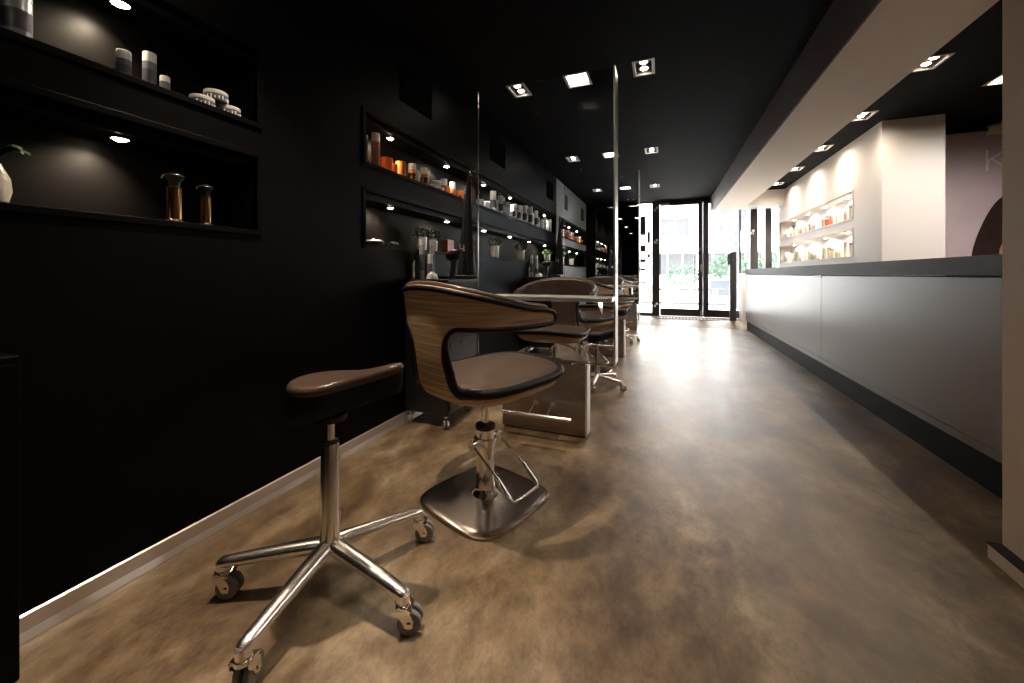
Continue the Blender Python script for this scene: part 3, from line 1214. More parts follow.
def saddle_stool():
    t = thing('saddle_stool', 'x', 'stool')
    star_base(t, 0.318, 0.135, 0.105, math.radians(-8))
    mb = MB()
    mb.lathe([(0.040, 0.095), (0.043, 0.11), (0.040, 0.132), (0.033, 0.145), (0.0305, 0.16), (0.027, 0.455), (0.025, 0.460)], n=32)
    mb.build('gas_column', 'alu', t)
    MB().lathe([(0.024, 0.455), (0.024, 0.468), (0.016, 0.471)], n=24).build('collar_ring', 'rubber', t)
    MB().lathe([(0.0135, 0.465), (0.0135, 0.56)], n=20).build('lift_rod', 'chrome', t)

    # saddle outline in plan: round lobe over the column, drawn out to a narrower raised end along +x
    def outline(k, n=72):
        P = []
        for i in range(n):
            a = 2 * PI * i / n
            c_, s_ = math.cos(a), math.sin(a)
            x = 0.056 + 0.175 * c_ * k
            q = (x + 0.126) / 0.356
            q = min(max(q, 0), 1)
            w1 = 1 / (1 + math.exp((q - 0.46) * 11))
            hw = 0.044 + 0.088 * w1
            P.append((x, sgn_pow(s_, 0.8) * hw * k, q))
        return P

    def zt(q):
        return 0.664 - 0.010 * math.sin(q * PI) + 0.046 * q ** 1.7

    def zb(q):
        return 0.540 + 0.080 * q

    def ring(k, f):
        return [(x, y, f(q)) for x, y, q in outline(k)]
    mb = MB()
    mb.rings([ring(0.70, lambda q: zb(q) - 0.004), ring(0.95, lambda q: zb(q) + 0.0), ring(0.985, lambda q: zb(q) + 0.012),
              ring(0.995, lambda q: zt(q) - 0.026), ring(0.985, lambda q: zt(q) - 0.020)])
    mb.xf(Matrix.Rotation(SADDLE, 4, 'Z'))
    mb.build('seat_base', 'black_leather', t)
    mb = MB()
    mb.rings([ring(0.98, lambda q: zt(q) - 0.024), ring(1.005, lambda q: zt(q) - 0.018), ring(1.0, lambda q: zt(q) - 0.006), ring(0.965, lambda q: zt(q) + 0.002),
              ring(0.90, lambda q: zt(q) + 0.006), ring(0.7, lambda q: zt(q) + 0.006), ring(0.35, lambda q: zt(q) + 0.003), ring(0.05, lambda q: zt(q) + 0.002)])
    mb.xf(Matrix.Rotation(SADDLE, 4, 'Z'))
    mb.build('seat', 'leather', t)
    MB().lathe([(0.05, 0.535), (0.05, 0.552)], n=24).build('seat_mount', 'black', t)
    return t


SADDLE = math.radians(26)
st = saddle_stool()
st.location = (-0.995, 0.945, 0)
st['label'] = 'brown leather saddle stool on five-legged chrome castered base, closest to the camera'
st['group'] = 'rolling stools'
dup(st, (-0.55, 3.50, 0), math.radians(-10), 'rolling stool behind the first station, chrome legs showing beside the steel base', scale=0.72)
dup(st, (-0.56, 5.96, 0), math.radians(30), 'rolling stool behind the second station', scale=0.72)

# ================================================================== TROLLEYS, BOTTLES, DRYERS
def trolley(x, y, lb):
    t = thing('salon_trolley', lb, 'trolley', (x, y, 0), 0, 'black salon trolleys')
    a, b = 0.165, 0.20
    mb = MB()
    mb.box(-a, a, -b, b, 0.085, 0.94)
    mb.build('body', 'black', t, smooth=False, bevel=0.012)
    mb = MB()
    mb.box(-a - 0.01, a + 0.01, -b - 0.01, b + 0.01, 0.94, 0.965)
    mb.box(-a - 0.01, a + 0.01, -b - 0.01, -b, 0.925, 0.95)
    mb.box(-a - 0.01, a + 0.01, b, b + 0.01, 0.965, 0.99)
    mb.build('top_tray', 'black', t, smooth=False, bevel=0.004)
    for k in range(5):
        mb = MB()
        z = 0.11 + k * 0.155
        mb.box(a, a + 0.014, -b + 0.012, b - 0.012, z, z + 0.145)
        d = mb.build('drawer', 'black', t, smooth=False, bevel=0.004)
        mb = MB()
        mb.box(a + 0.014, a + 0.026, -0.06, 0.06, z + 0.118, z + 0.126)
        mb.build('drawer_handle', 'black', d, smooth=False, bevel=0.002)
    for (sx, sy, an) in ((-1, -1, 0.6), (1, -1, 2.2), (-1, 1, 1.2), (1, 1, 0.2)):
        caster(t, sx * (a - 0.03), sy * (b - 0.03), an, 0.088)
    return t


TROL = [(-1.452, 2.36, 'black drawer trolley on chrome casters behind the near chair'), (-1.452, 4.83, 'black drawer trolley seen through the first glass panel')]
for a in TROL:
    trolley(*a)


def bottle(name, label, cat, loc, r, h, capf, body, cap='cap', group=None, shoulder=0.0, label_band=None, n=20, taper=1.0, capr=1.0):
    """cap is a child with its own look"""
    t = thing(name, label, cat, loc, 0, group)
    hb = h * (1 - capf)
    mb = MB()
    prof = [(r * 0.93 * taper, 0), (r * taper, 0.003)]
    if shoulder:
        prof += [(r, hb - shoulder), (r * 0.8, hb - shoulder * 0.4), (r * 0.5, hb), (r * 0.45, hb)]
    else:
        prof += [(r, hb - 0.003), (r * 0.95, hb)]
    mb.lathe(prof, n=n)
    mb.build('body', body, t)
    mb = MB()
    rc = (r * 0.55 if shoulder else r) * capr
    mb.lathe([(rc, hb + 0.0005), (rc, h - 0.004), (rc * 0.94, h - 0.001), (rc * 0.7, h)], n=n)
    mb.build('cap', cap, t)
    if label_band:
        mb = MB()
        mb.lathe([(r * 1.012, hb * 0.25), (r * 1.012, hb * 0.72)], n=n, caps=False)
        mb.build('label_band', label_band, t)
    return t


BX = XL - 0.055
ZC = 1.66
ZA = 1.65
ZD = 1.175
ZB_ = 1.19
# near upper recess
bottle('shampoo_bottle', 'big grey bottle cut by the frame edge in the upper near recess', 'bottle', (BX, 0.440, ZA), 0.030, 0.16, 0.25, 'silver', 'silver', label_band='band')
bottle('shampoo_bottle', 'big pale grey bottle, right one of the pair at the frame edge', 'bottle', (BX, 0.505, ZA), 0.028, 0.145, 0.2, 'silver', 'silver', label_band='greyb')
bottle('spray_can', 'white-capped dark tube, shorter left one in the upper near recess', 'bottle', (BX, 0.735, ZA), 0.019, 0.098, 0.32, 'greyb', group='dark tubes with white caps', label_band='band')
bottle('spray_can', 'white-capped dark tube, tallest one in the upper near recess', 'bottle', (BX, 0.805, ZA), 0.019, 0.128, 0.28, 'greyb', group='dark tubes with white caps', label_band='band')
bottle('spray_can', 'small tube half hidden behind the tallest white-capped tube', 'bottle', (BX - 0.03, 0.865, ZA), 0.015, 0.080, 0.28, 'greyb', group='dark tubes with white caps')


def jar(label, loc, r=0.040, h=0.042):
    t = thing('pomade_jar', label, 'jar', loc, 0, 'stacked pomade jars')
    MB().lathe([(r * 0.93, 0), (r * 0.97, 0.003), (r * 0.97, h * 0.66)], n=28).build('body', 'greyb', t)
    MB().lathe([(r, h * 0.66), (r * 1.02, h * 0.70), (r * 1.02, h * 0.96), (r * 0.97, h), (r * 0.5, h)], n=28).build('lid', 'cap', t)
    mb = MB()
    for k in range(9):
        a = -1.6 + k * 0.33 
        p = (r * 0.99 * math.cos(a), r * 0.99 * math.sin(a))
        mb.cyl((p[0] * 0.99, p[1] * 0.99, h * 0.18), (p[0] * 1.0, p[1] * 1.0, h * 0.18 + h * (0.2 + 0.18 * ((k * 7) % 3) / 2)), 0.0022, 6)
    mb.build('label_print', 'logo', t)
    return t


jar('white-lidded dark jar, left one under the stack', (BX, 0.972, ZA))
jar('white-lidded dark jar, right one under the stack', (BX, 1.072, ZA))
jar('white-lidded dark jar on top of the other two', (BX, 1.022, ZA + 0.0425))


# near lower recess: two amber vessels and a vase with leaves
def vessel(label, loc, r, h):
    t = thing('glass_shaker', label, 'shaker', loc, 0, 'amber metal vessels')
    MB().lathe([(r * 1.25, 0), (r * 1.28, 0.006), (r * 1.0, 0.012)], n=28).build('foot', 'chrome', t)
    MB().lathe([(r, 0.0125), (r, h * 0.68), (r * 0.98, h * 0.70)], n=28).build('body', 'amber', t)
    MB().lathe([(r * 0.7, h * 0.70), (r * 0.72, h * 0.82), (r * 1.12, h * 0.90), (r * 1.15, h * 0.92), (r * 0.9, h * 0.93)], n=28).build('neck', 'black', t)
    mb = MB()
    mb.lathe([(r * 1.18, h * 0.93), (r * 1.22, h * 0.94), (r * 1.1, h * 0.965), (r * 0.4, h)], n=28)
    mb.tube([(0, r * -1.1, h * 0.94), (0.002, r * -1.6, h * 0.90), (0.002, r * -1.7, h * 0.84)], 0.003, 8)
    mb.build('lid', 'chrome', t)
    return t


vessel('amber glass vessel with dark lid, larger left one of the pair', (BX, 0.880, ZB_), 0.024, 0.185)
vessel('amber glass vessel with dark lid, slimmer right one of the pair', (BX, 0.985, ZB_), 0.020, 0.165)


def foliage(parent, r, h, z, n, size, m='leaf', seed=1, name='foliage', droop=0.3):
    rnd = random.Random(seed)
    mb = MB()
    bm = mb.bm
    for i in range(n):
        a, u = rnd.uniform(0, 2 * PI), rnd.uniform(-1, 1)
        rr = rnd.uniform(0.5, 1) ** 0.5
        c = Vector((math.cos(a) * r * rr * math.sqrt(1 - u * u * 0.8), math.sin(a) * r * rr * math.sqrt(1 - u * u * 0.8), z + h / 2 + u * h / 2 * rr))
        d = Vector((c.x, c.y, (c.z - z) * 0.8)) + Vector((rnd.uniform(-1, 1), rnd.uniform(-1, 1), rnd.uniform(-0.6, 1))) * r
        d.normalize()
        s = size * rnd.uniform(0.6, 1.3)
        side = d.cross(Vector((rnd.uniform(-1, 1), rnd.uniform(-1, 1), rnd.uniform(-1, 1)))).normalized() * s * 0.38
        nn = d.cross(side).normalized() * s * 0.12
        p0, p1, p2, p3, p4 = c, c + d * s * 0.45 + side, c + d * s, c + d * s * 0.45 - side, c + d * s * 0.5 + nn
        vs = [bm.verts.new(p) for p in (p0, p1, p2, p3, p4)]
        for f in ((0, 1, 4), (1, 2, 4), (2, 3, 4), (3, 0, 4)):
            bm.faces.new([vs[q] for q in f])
    return mb.build(name, m, parent, smooth=False)


def potted(label, loc, r=0.036, h=0.085, seed=1, fol=(0.052, 0.07)):
    t = thing('potted_plant', label, 'potted plant', loc, 0, 'small potted plants')
    mb = MB()
    mb.lathe([(r * 0.84, 0), (r * 0.87, 0.003), (r, h - 0.003), (r * 0.99, h), (r * 0.90, h - 0.001), (r * 0.88, h - 0.012), (0.001, h - 0.012)], n=28)
    mb.build('pot', 'pot', t)
    foliage(t, fol[0], fol[1], h - 0.012, 170, 0.022, seed=seed)
    return t


t = thing('leaf_vase', 'frosted glass vase with dark leaves at the frame edge in the lower near recess', 'vase', (BX + 0.01, 0.455, ZB_))
MB().lathe([(0.022, 0), (0.032, 0.006), (0.038, 0.035), (0.035, 0.07), (0.022, 0.10), (0.020, 0.108), (0.018, 0.10)], n=28).build('vase_body', 'shell', t)
rnd = random.Random(4)
mb = MB()
for k in range(9):
    a = rnd.uniform(0, 2 * PI)
    l = rnd.uniform(0.05, 0.075)
    z0 = 0.105 + rnd.uniform(0, 0.05)
    w_ = 0.016
    prev = None
    P = []
    for i in range(7):
        q = i / 6
        rr = 0.006 + l * q
        hw = w_ * math.sin(PI * min(0.98, 0.08 + q * 0.92)) * (1 + 0.15 * math.sin(q * 20))
        z = z0 + 0.035 * math.sin(q * 2.2)
        cx_, cy_ = math.cos(a) * rr, math.sin(a) * rr
        P.append([(cx_ - math.sin(a) * hw, cy_ + math.cos(a) * hw, z - 0.004), (cx_, cy_, z + 0.004), (cx_ + math.sin(a) * hw, cy_ - math.cos(a) * hw, z - 0.004)])
    mb.rings(P, False, False)
mb.cyl((0, 0, 0.08), (0, 0, 0.17), 0.003, 8)
mb.build('leaves', 'leaf', t)

# long upper recess: orange products, then white rows behind the glass
bottle('hair_product', 'tall copper bottle, white cap, far left and half hidden in the long recess', 'bottle', (BX - 0.035, 1.895, ZC), 0.021, 0.20, 0.2, 'darkorange')
bottle('hair_product', 'tallest copper bottle with white cap in the long recess', 'bottle', (BX, 1.955, ZC), 0.026, 0.225, 0.25, 'darkorange')


def tub(label, loc, r, h, m='orange', capm='cap'):
    t = thing('product_tub', label, 'tub', loc, 0, 'orange tubs')
    MB().lathe([(r * 0.95, 0), (r, 0.002), (r * 0.98, h * 0.93), (r * 0.9, h * 0.94)], n=24).build('body', m, t)
    MB().lathe([(r * 0.9, h * 0.94), (r * 0.99, h * 0.95), (r * 0.97, h), (r * 0.3, h)], n=24).build('lid', 'orange' if capm != 'cap' else 'cap', t)
    return t


tub('orange tub beside the tallest copper bottle', (BX, 2.06, ZC), 0.038, 0.098, capm='o')
tub('smallest orange tub, second from the left', (BX, 2.135, ZC), 0.024, 0.078, capm='o')
tub('orange tub with white foot, third from the left', (BX, 2.205, ZC), 0.036, 0.112, capm='o')
row = [(2.335, 0.028, 0.135, 'orange', 0.33, 'orange bottle with white cap just right of the three tubs'),
       (2.395, 0.015, 0.070, 'cap', 0.3, 'tiny cream bottle between two orange bottles'),
       (2.43, 0.021, 0.110, 'darkorange', 0.35, 'short copper bottle with white cap, partly hidden'),
       (2.485, 0.026, 0.145, 'orange', 0.34, 'orange bottle with white cap next to the white bowls')]
for (y, r, h, m, cf, lb) in row:
    bottle('hair_product', lb, 'bottle', (BX - (0.03 if r == 0.021 else 0), y, ZC), r, h, cf, m, label_band=('amber' if r > 0.024 else None))
# white round tubs
for i, (y, z, lb) in enumerate(((2.60, 0, 'white lidded bowl, lower left of three in the long recess'), (2.69, 0, 'white lidded bowl, lower right of three in the long recess'),
                               (2.66, 0.043, 'white lidded bowl stacked on two others in the long recess'))):
    t = thing('lidded_bowl', lb, 'bowl', (BX, y, ZC + z), 0, 'white lidded bowls')
    MB().lathe([(0.025, 0), (0.036, 0.008), (0.041, 0.026)], n=24).build('bowl_body', 'whiteb', t)
    MB().lathe([(0.044, 0.026), (0.045, 0.032), (0.03, 0.040), (0.004, 0.043)], n=24).build('lid', 'cap', t)
row = [(2.77, 0.026, 0.125, 'darkorange'), (2.85, 0.022, 0.085, 'orange'), (2.91, 0.026, 0.130, 'darkorange'), (2.99, 0.024, 0.075, 'orange'),
       (3.06, 0.022, 0.088, 'orange'), (3.13, 0.022, 0.080, 'darkorange'), (3.21, 0.024, 0.098, 'orange')]
for i, (y, r, h, m) in enumerate(row):
    tall = h > 0.12
    bottle('hair_product', 'small copper-orange bottle, %s in the run between white bowls and hanging cape' % ordn(i), 'bottle', (BX - 0.01 * (i % 2), y, ZC), r, h,
           0.45 if tall else 0.06, m, 'cap' if tall else m, group='copper-orange bottles')
ys = [3.42, 3.50, 3.58, 3.66, 3.76, 3.86, 3.96, 4.05, 4.15, 4.24, 4.34, 4.44, 4.54, 4.64, 4.76, 4.88, 5.00, 5.12, 5.26, 5.40]
hs = [0.07, 0.09, 0.08, 0.10, 0.20, 0.13, 0.19, 0.19, 0.10, 0.17, 0.15, 0.18, 0.18, 0.19, 0.21, 0.24, 0.23, 0.17, 0.22, 0.15]
for i, (y, h) in enumerate(zip(ys, hs)):
    h = h * 1.12 if i > 3 else h
    bottle('shampoo_bottle', 'white or silver bottle, %s of the white row seen through glass' % ordn(i), 'bottle', (BX - 0.02 * (i % 2), y, ZC), 0.034 if i % 3 else 0.030, h,
           0.22, ('whiteb', 'silver', 'whiteb', 'greyb')[i % 4], group='white bottles in the long recess', label_band=('silver' if i % 2 else 'band') if h > 0.12 else None, n=16)
for i, (y, h) in enumerate(((5.54, 0.15), (5.68, 0.20), (5.80, 0.17), (5.95, 0.21))):
    bottle('shampoo_bottle', 'white bottle at the far end of the long recess, %s of four' % ordn(i), 'bottle', (BX, y, ZC), 0.034, h, 0.25, ('whiteb', 'silver')[i % 2],
           group='white bottles in the long recess', n=16)
for i in range(10):
    y = 6.48 + i * 0.225
    h = (0.16, 0.12, 0.13, 0.17, 0.11, 0.17, 0.10, 0.13, 0.15, 0.09)[i]
    bottle('hair_product', '%s bottle from the left in the far upper recess by the window' % ordn(i), 'bottle', (BX, y, ZC), 0.045, h, 0.3,
           ('whiteb', 'silver', 'darkorange', 'orange', 'silver', 'darkorange', 'orange', 'whiteb', 'orange', 'darkorange')[i], group='bottles in the far recess', n=16)

# plants in the long lower recess
for i, (y, lb) in enumerate(((2.455, 'potted plant in silver pot, left of the two behind the tall bottles'), (2.60, 'potted plant in silver pot, right of the two behind the tall bottles'),
                            (3.16, 'potted plant in silver pot just left of the hanging black cape'), (3.80, 'potted plant in silver pot just inside the first glass panel'),
                            (4.62, 'potted plant in silver pot above the second trolley'), (5.82, 'potted plant in silver pot at the end of the long recess'),
                            (6.75, 'potted plant in the far lower recess, left one'), (7.55, 'potted plant in the far lower recess, right one'))):
    k = 1.25 if y > 3.7 else 1.0
    potted(lb, (BX, y, ZD), 0.040 * k, 0.105 * k, seed=i + 3, fol=(0.058 * k, 0.07 * k))


# dark grooming tools at the left end of the lower recess
def clippers(label, loc, rz):
    t = thing('hair_clipper', label, 'hair clipper', loc, rz, 'hair clippers')
    mb = MB()
    mb.tube([(-0.07, 0, 0.022), (-0.03, 0, 0.024), (0.02, 0, 0.026), (0.05, 0, 0.028), (0.062, 0, 0.028)], [0.016, 0.020, 0.019, 0.021, 0.017], 14, flat=0.8)
    mb.build('body', 'black', t)
    mb = MB()
    mb.box(0.062, 0.080, -0.018, 0.018, 0.020, 0.034)
    mb.build('blade', 'chrome', t, bevel=0.002)
    mb = MB()
    mb.cyl((-0.01, 0, 0.040), (0.01, 0, 0.041), 0.006, 10)
    mb.build('switch', 'chrome', t)
    return t


clippers('black clipper with chrome blade, left end of the lower recess', (BX, 1.93, ZD), math.radians(80))
clippers('black clipper lying right of the first one', (BX, 2.13, ZD), math.radians(110))
mb = MB()
mb.box(BX - 0.03, BX + 0.03, 2.78, 2.88, ZD, ZD + 0.10)
o = mb.build('product_box', 'darkorange', smooth=False, bevel=0.003)
tag(o, 'small dark copper box behind the black hair dryer', 'box')
mb = MB()
mb.box(BX - 0.031, BX + 0.031, 2.779, 2.881, ZD + 0.1, ZD + 0.112)
mb.build('lid', 'darkorange', o, smooth=False, bevel=0.002)

# on the near trolley
TZ = 0.965


def tall_bottle(lb, loc, r, h, body='silver'):
    return bottle('tall_bottle', lb, 'bottle', loc, r, h, 0.16, body, 'cap', 'tall bottles on the trolleys', 0.0, 'greyb', 18)


def dryer(lb, loc, rz):
    t = thing('hair_dryer', lb, 'hair dryer', loc, rz, 'black hair dryers')
    mb = MB()
    mb.tube([(-0.085, 0, 0.17), (-0.075, 0, 0.17), (-0.03, 0, 0.172), (0.03, 0, 0.176), (0.075, 0, 0.180)], [0.030, 0.038, 0.042, 0.036, 0.026], 18)
    mb.build('barrel', 'black', t)
    mb = MB()
    mb.tube([(0.076, 0, 0.18), (0.10, 0, 0.182), (0.125, 0, 0.184)], [0.024, 0.022, 0.030], 16, flat=0.6)
    mb.build('nozzle', 'black', t)
    mb = MB()
    mb.tube([(-0.02, 0, 0.14), (-0.03, 0, 0.08), (-0.05, 0, 0.015)], [0.018, 0.016, 0.015], 14)
    mb.build('handle', 'black', t)
    mb = MB()
    mb.lathe([(0.030, 0.0), (0.032, 0.004), (0.012, 0.012), (0.010, 0.02)], (-0.05, 0, 0), 20)
    mb.build('stand_foot', 'chrome', t)
    mb = MB()
    mb.tube([(-0.088, 0, 0.17), (-0.086, 0, 0.17)], 0.030, 18)
    mb.build('rear_grille', 'chrome', t)
    return t


def trolley_set(x, y, z, which):
    w_ = ['near', 'second'][which]
    tall_bottle('tallest clear-grey bottle with white cap on the %s trolley, left' % w_, (x - 0.145, y - 0.03, z), 0.019, 0.285)
    tall_bottle('tallest clear-grey bottle with white cap on the %s trolley, right' % w_, (x - 0.095, y + 0.02, z), 0.018, 0.280)
    tall_bottle('middle-height white-capped bottle on the %s trolley' % w_, (x - 0.075, y - 0.03, z), 0.018, 0.175, 'whiteb')
    bottle('spray_bottle', 'slim chrome spray bottle on the %s trolley' % w_, 'bottle', (x - 0.15, y - 0.13, z), 0.014, 0.19, 0.3, 'chrome', 'black', 'spray bottles', 0.03)
    t = thing('mixing_bowl', 'upturned small white bowl on the %s trolley' % w_, 'bowl', (x - 0.02, y - 0.09, z), 0, 'white bowls on trolleys')
    MB().lathe([(0.040, 0), (0.039, 0.012), (0.030, 0.034), (0.014, 0.044), (0.013, 0.050), (0.002, 0.050)], n=26).build('bowl_body', 'cap', t)
    MB().lathe([(0.0405, 0.0), (0.042, 0.002), (0.0405, 0.004)], n=26, caps=False).build('rim', 'cap', t)
    dryer('black hair dryer standing upright on the %s trolley' % w_, (x + 0.03, y + 0.12, z), math.radians(-40))


trolley_set(-1.452, 2.36, TZ + 0.003, 0)
trolley_set(-1.452, 4.83, TZ + 0.003, 1)


# capes hanging at the edge of the glass panels
def cape(y, lb):
    t = thing('salon_cape', lb, 'cape', (-1.182, y, 0), 0, 'black capes hanging on the panels')
    mb = MB()
    R = []
    n = 40
    for (z, hw, dp) in ((1.66, 0.012, 0.010), (1.60, 0.022, 0.018), (1.50, 0.034, 0.024), (1.35, 0.050, 0.030), (1.2, 0.062, 0.034), (1.10, 0.068, 0.036), (1.005, 0.076, 0.036), (0.995, 0.075, 0.034)):
        r = []
        for i in range(n):
            a = 2 * PI * i / n
            f = 0.70 * (1 + 0.18 * math.sin(a * 7 + z * 2) * (1.66 - z) * 1.3)
            r.append((-0.012 - hw * 0.35 + hw * math.cos(a) * f, dp * math.sin(a) * f, z))
        R.append(r)
    mb.rings(R)
    mb.build('fabric', 'cape', t)
    mb = MB()
    for k in range(7):
        mb.lathe([(0.001, -0.004), (0.004, 0), (0.001, 0.004)], (0.010, -0.02, 1.48 + k * 0.034), 8)
    mb.build('snap_chain', 'chrome', t)
    mb = MB()
    mb.tube([(0.022, 0.0, 1.69), (0.0, 0.0, 1.70), (-0.012, 0, 1.69), (-0.012, 0, 1.655)], 0.003, 8)
    mb.build('hook', 'chrome', t)
    # white print: an L with a short I beside it
    mb = MB()
    yy = -0.0445
    mb.box(-0.062, -0.057, yy - 0.004, yy, 1.165, 1.20)
    mb.box(-0.062, -0.040, yy - 0.004, yy, 1.165, 1.171)
    mb.box(-0.034, -0.029, yy - 0.004, yy, 1.158, 1.192)
    mb.box(-0.040, -0.024, yy - 0.004, yy, 1.153, 1.158)
    mb.build('print', 'logo', t, smooth=False, label='small white letters')
    return t


cape(2.29, 'black cape with small white letters hanging at the near glass panel')
cape(4.74, 'black cape hanging at the left edge of the second glass panel')

# ================================================================== RECEPTION COUNTER
CX = 1.385
t = thing('reception_counter', 'long satin grey reception counter with dark worktop and dark plinth', 'counter', (CX + 0.3, 4.9, 0))


def ctr(mb, name, m, **k):
    mb.xf(Matrix.Translation((-CX - 0.3, -4.9, 0)))
    return mb.build(name, m, t, smooth=False, **k)


seam = 4.45
mb = MB()
mb.box(CX, CX + 0.03, seam + 0.0025, 8.02, 0.215, 0.985)
ctr(mb, 'front_panel', 'counter', bevel=0.0015)
mb = MB()
mb.box(CX, CX + 0.03, 1.99, seam - 0.0025, 0.215, 0.985)
ctr(mb, 'front_panel', 'counter', bevel=0.0015)
mb = MB()
mb.box(CX + 0.001, CX + 0.03, 1.99, 8.02, 0.168, 0.2105)
ctr(mb, 'lower_rail', 'counter', bevel=0.001)
mb = MB()
mb.box(CX + 0.02, CX + 0.58, 1.99, 8.0, 0.0, 0.160)
ctr(mb, 'plinth', 'plinth')
mb = MB()
mb.box(CX + 0.012, CX + 0.56, 1.99, 8.0, 0.160, 0.990)
ctr(mb, 'carcass', 'plinth')
mb = MB()
mb.box(CX - 0.006, CX + 0.60, 1.99, 8.03, 0.994, 1.088)
ctr(mb, 'worktop', 'worktop', bevel=0.002)
mb = MB()
mb.box(CX - 0.004, CX + 0.002, seam - 0.02, seam + 0.14, 0.968, 0.992)
ctr(mb, 'latch', 'black', bevel=0.002)
mb = MB()
mb.box(CX + 0.03, CX + 0.58, 8.02, 8.05, 0.0, 0.99)
ctr(mb, 'end_panel', 'white')
mb = MB()
mb.box(1.40, 1.50, 8.45, 8.72, STEP, 1.02)
struct(mb.build('wall_front_stub', 'white', smooth=False))

# entrance post
t = thing('barrier_post', 'slim black post with a small box near its top, beside the counter end', 'post', (1.26, 8.52, STEP))
mb = MB()
mb.box(-0.055, 0.055, -0.03, 0.03, 0.012, 1.33)
mb.build('upright', 'frame', t, smooth=False, bevel=0.01)
mb = MB()
mb.box(-0.10, -0.055, -0.035, 0.035, 1.08, 1.30)
mb.build('sensor_box', 'frame', t, bevel=0.012)
MB().box(-0.06, 0.06, -0.06, 0.06, 0, 0.012).build('foot_plate', 'frame', t, smooth=False, bevel=0.003)

# entrance mat
mb = MB()
mb.box(-0.14, 1.02, 8.38, 8.86, STEP + 0.0005, STEP + 0.010)
o = mb.build('entrance_mat', 'mat', smooth=False, bevel=0.003)
tag(o, 'grey entrance mat with pale ribs inside the shop door', 'mat')
mb = MB()
for k in range(18):
    x = -0.11 + k * 0.062
    mb.box(x, x + 0.032, 8.42, 8.66, STEP + 0.010, STEP + 0.013)
mb.build('ribs', 'lightframe', o, smooth=False)

# ================================================================== RIGHT WALL PRODUCTS
rnd = random.Random(11)
kinds = ['cream', 'tan', 'grey', 'cream', 'brown', 'pink', 'grey', 'cream', 'green']
adj = {'cream': 'cream', 'tan': 'tan', 'grey': 'grey', 'brown': 'brown', 'pink': 'pink', 'green': 'pale green', 'red': 'red'}
for s, (a, b, c, d) in enumerate(RN):
    nm = ('upper', 'lower')[s]
    n = 20
    for i in range(n):
        y = a + 0.12 + i * (b - a - 0.24) / (n - 1)
        k = kinds[rnd.randrange(len(kinds))]
        if s == 0 and i in (5, 6):
            k = 'red'
        if s == 1 and i == 7:
            k = 'green'
        h = rnd.uniform(0.13, 0.21)
        bottle('shelf_bottle', '%s bottle, %s from the column in the %s white recess' % (adj[k], ordn(i), nm), 'bottle', (XR + 0.085 + rnd.uniform(-0.01, 0.02), y, c),
               rnd.uniform(0.024, 0.036), h, rnd.uniform(0.18, 0.35), PRODUCT_COLS[k], ('cap', 'cap', PRODUCT_COLS['brown'], PRODUCT_COLS['grey'])[rnd.randrange(4)],
               'bottles in the white recesses', n=14)

# ================================================================== POSTER
t = thing('poster', 'large mauve poster with a dark-haired head and a thin letter K', 'poster', (3.105, 5.585, 1.0))
mb = MB()
mb.box(-0.50, 0.80, -0.012, 0.0, 0.0, 1.50)
mb.build('sheet', 'poster', t, smooth=False)
mb = MB()
cx_ = 0.45
P = []
for i in range(48):
    a = PI * i / 47
    P.append((cx_ + 0.53 * math.cos(a) * (0.66 if math.cos(a) > 0 else 1), 0.95 * math.sin(a) + 0.012 * math.sin(a * 9)))
mb.prism(P, 1, -0.0145, -0.0125)
mb.build('printed_hair', 'hairprint', t, smooth=False)
mb = MB()
P = [(cx_ + 0.10 + 0.22 * math.cos(2 * PI * i / 32), 0.02 + 0.17 * max(0, math.sin(2 * PI * i / 32)) + 0.0) for i in range(17)]
P = [(0.34 + 0.20 * math.cos(2 * PI * i / 32), 0.22 + 0.21 * math.sin(2 * PI * i / 32)) for i in range(32)]
mb.prism(P, 1, -0.0165, -0.0150)
mb.build('printed_face', 'skinprint', t, smooth=False)
mb = MB()


def stroke(x0, z0, x1, z1, w_=0.006):
    d = Vector((x1 - x0, z1 - z0)).normalized()
    nx, nz = -d.y * w_, d.x * w_
    mb.prism([(x0 + nx, z0 + nz), (x1 + nx, z1 + nz), (x1 - nx, z1 - nz), (x0 - nx, z0 - nz)], 1, -0.0145, -0.0125)


stroke(0.05, 1.08, 0.05, 1.30, 0.008)
stroke(0.055, 1.18, 0.20, 1.30, 0.008)
stroke(0.085, 1.205, 0.21, 1.08, 0.008)
mb.build('letter_print', 'bright', t, smooth=False, label='thin white letter K')
mb = MB()
bm = mb.bm
rnd = random.Random(3)
rows_ = []
for i in range(9):
    r = []
    for j in range(15):
        x = 0.03 + j * 0.055
        z = 1.53 + 0.07 * min(1, j / 3) - i * 0.030 * (0.35 + j / 14) + rnd.uniform(-0.014, 0.014)
        y = -0.016 - 0.10 * math.sin(PI * i / 8) * (0.5 + 0.5 * j / 14) - rnd.uniform(0, 0.016)
        r.append((x, y, z + 0.03 * math.sin(PI * i / 8)))
    rows_.append(r)
mb.rings(rows_, False, False)
o = mb.build('torn_edge', 'paper', t, solid=0.003, label='crumpled cream paper curling off the top edge')

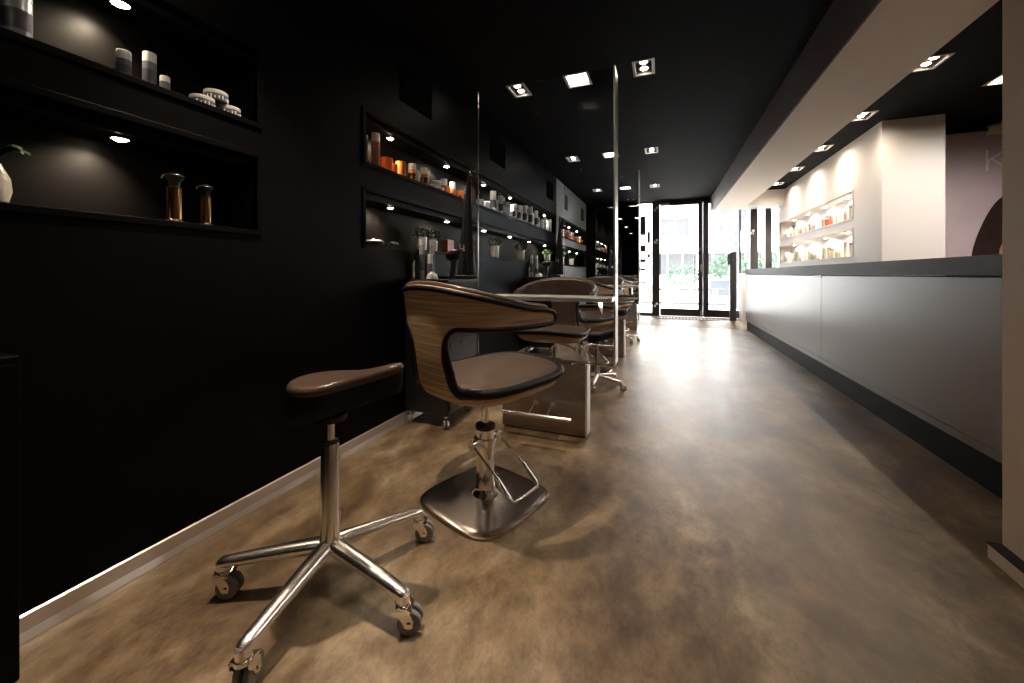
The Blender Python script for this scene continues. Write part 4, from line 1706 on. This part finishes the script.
# ================================================================== OUTSIDE
mb = MB()
mb.box(-16, 22, YD + 0.1, 27, -0.1, 0.0)
struct(mb.build('street', 'street', smooth=False))
mb = MB()
mb.box(-16, 22, YD + 0.1, 11.5, 0.0, STEP - 0.005)
struct(mb.build('pavement', 'street', smooth=False))
t = thing('white_building', 'overexposed white building with pale windows across the street', 'building', (0, 26, 0))
win = [(-0.15, 1.55, 3.3, 4.5), (3.1, 4.6, 3.5, 4.9), (6.4, 7.9, 3.5, 4.9), (-3.4, -1.7, 3.3, 4.5)]
gf = (-0.6, 13.0, 0.9, 2.35)
mb = MB()
hol = list(win) + [gf]
grid_sheet(mb, (-14, 20), (0, 11), hol, lambda u, v, tt: (u, tt, v), 0.25)
mb.build('facade_wall', 'facade', t, smooth=False)
for wi in win + [gf]:
    mb = MB()
    mb.box(wi[0], wi[1], 0.16, 0.18, wi[2], wi[3])
    pn = mb.build('window_glass', 'winglass', t, smooth=False)
    mb = MB()
    nb = max(1, int(round((wi[1] - wi[0]) / 0.85)))
    for k in range(nb + 1):
        x = wi[0] + (wi[1] - wi[0]) * k / nb
        mb.box(max(wi[0], x - 0.04), min(wi[1], x + 0.04), 0.10, 0.16, wi[2], wi[3])
    mb.box(wi[0], wi[1], 0.10, 0.16, wi[2], wi[2] + 0.06)
    mb.box(wi[0], wi[1], 0.10, 0.16, wi[3] - 0.06, wi[3])
    mb.build('window_bars', 'facade', pn, smooth=False)
mb = MB()
mb.box(-0.8, 18, -0.35, 0.0, 2.55, 3.0)
mb.build('canopy_ledge', 'facade', t, smooth=False, bevel=0.02)

for i, (x, lb) in enumerate(((2.9, 'slate planter with green shrub seen through the door by the centre bar'), (4.85, 'slate planter with shrub behind the black post'), (6.8, 'slate planter with shrub beyond the counter end'))):
    t = thing('street_planter', lb, 'planter', (x, 21.0, 0), 0, 'planters across the street')
    mb = MB()
    mb.box(-0.78, 0.78, -0.3, 0.3, 0.0, 0.72)
    mb.build('planter_box', 'planter', t, smooth=False, bevel=0.03)
    foliage(t, 0.78, 1.25, 0.66, 900, 0.13, 'hedge', 20 + i)
t = thing('street_planter', 'low shrub in a planter seen through the left door, partly behind its handle', 'planter', (0.95, 21.5, 0), 0, 'planters across the street')
MB().box(-0.9, 0.9, -0.25, 0.25, 0, 0.35).build('planter_box', 'facade', t, smooth=False, bevel=0.02)
foliage(t, 0.75, 1.1, 0.33, 500, 0.14, 'hedge', 31)

t = thing('street_bench', 'grey street bench seen through the left door', 'bench', (0.9, 16.0, 0))
mb = MB()
for k in range(4):
    mb.box(-1.2, 1.2, -0.22 + k * 0.115, -0.125 + k * 0.115, 0.40, 0.46)
mb.build('seat', 'bench', t, smooth=False, bevel=0.01)
for x in (-0.9, 0.9):
    mb = MB()
    mb.box(x - 0.06, x + 0.06, -0.2, 0.2, 0.0, 0.40)
    mb.build('leg', 'facade', t, smooth=False, bevel=0.01)
mb = MB()
mb.box(-1.5, 1.9, 14.0, 14.25, 0.0, 0.06)
struct(mb.build('street_kerb', 'bench', smooth=False))
t = thing('street_tree', 'mottled grey tree trunk seen between the door and counter', 'tree', (1.95, 12.6, 0))
mb = MB()
mb.tube([(0, 0, -0.02), (0.01, 0, 0.6), (0.0, 0.02, 1.6), (0.02, 0, 2.8), (0.0, 0, 4.4), (0.02, 0, 5.0)], [0.12, 0.095, 0.088, 0.085, 0.075, 0.05], 18)
mb.build('trunk', 'trunk', t)
foliage(t, 1.5, 1.8, 4.6, 900, 0.22, 'hedge', 44, 'crown')
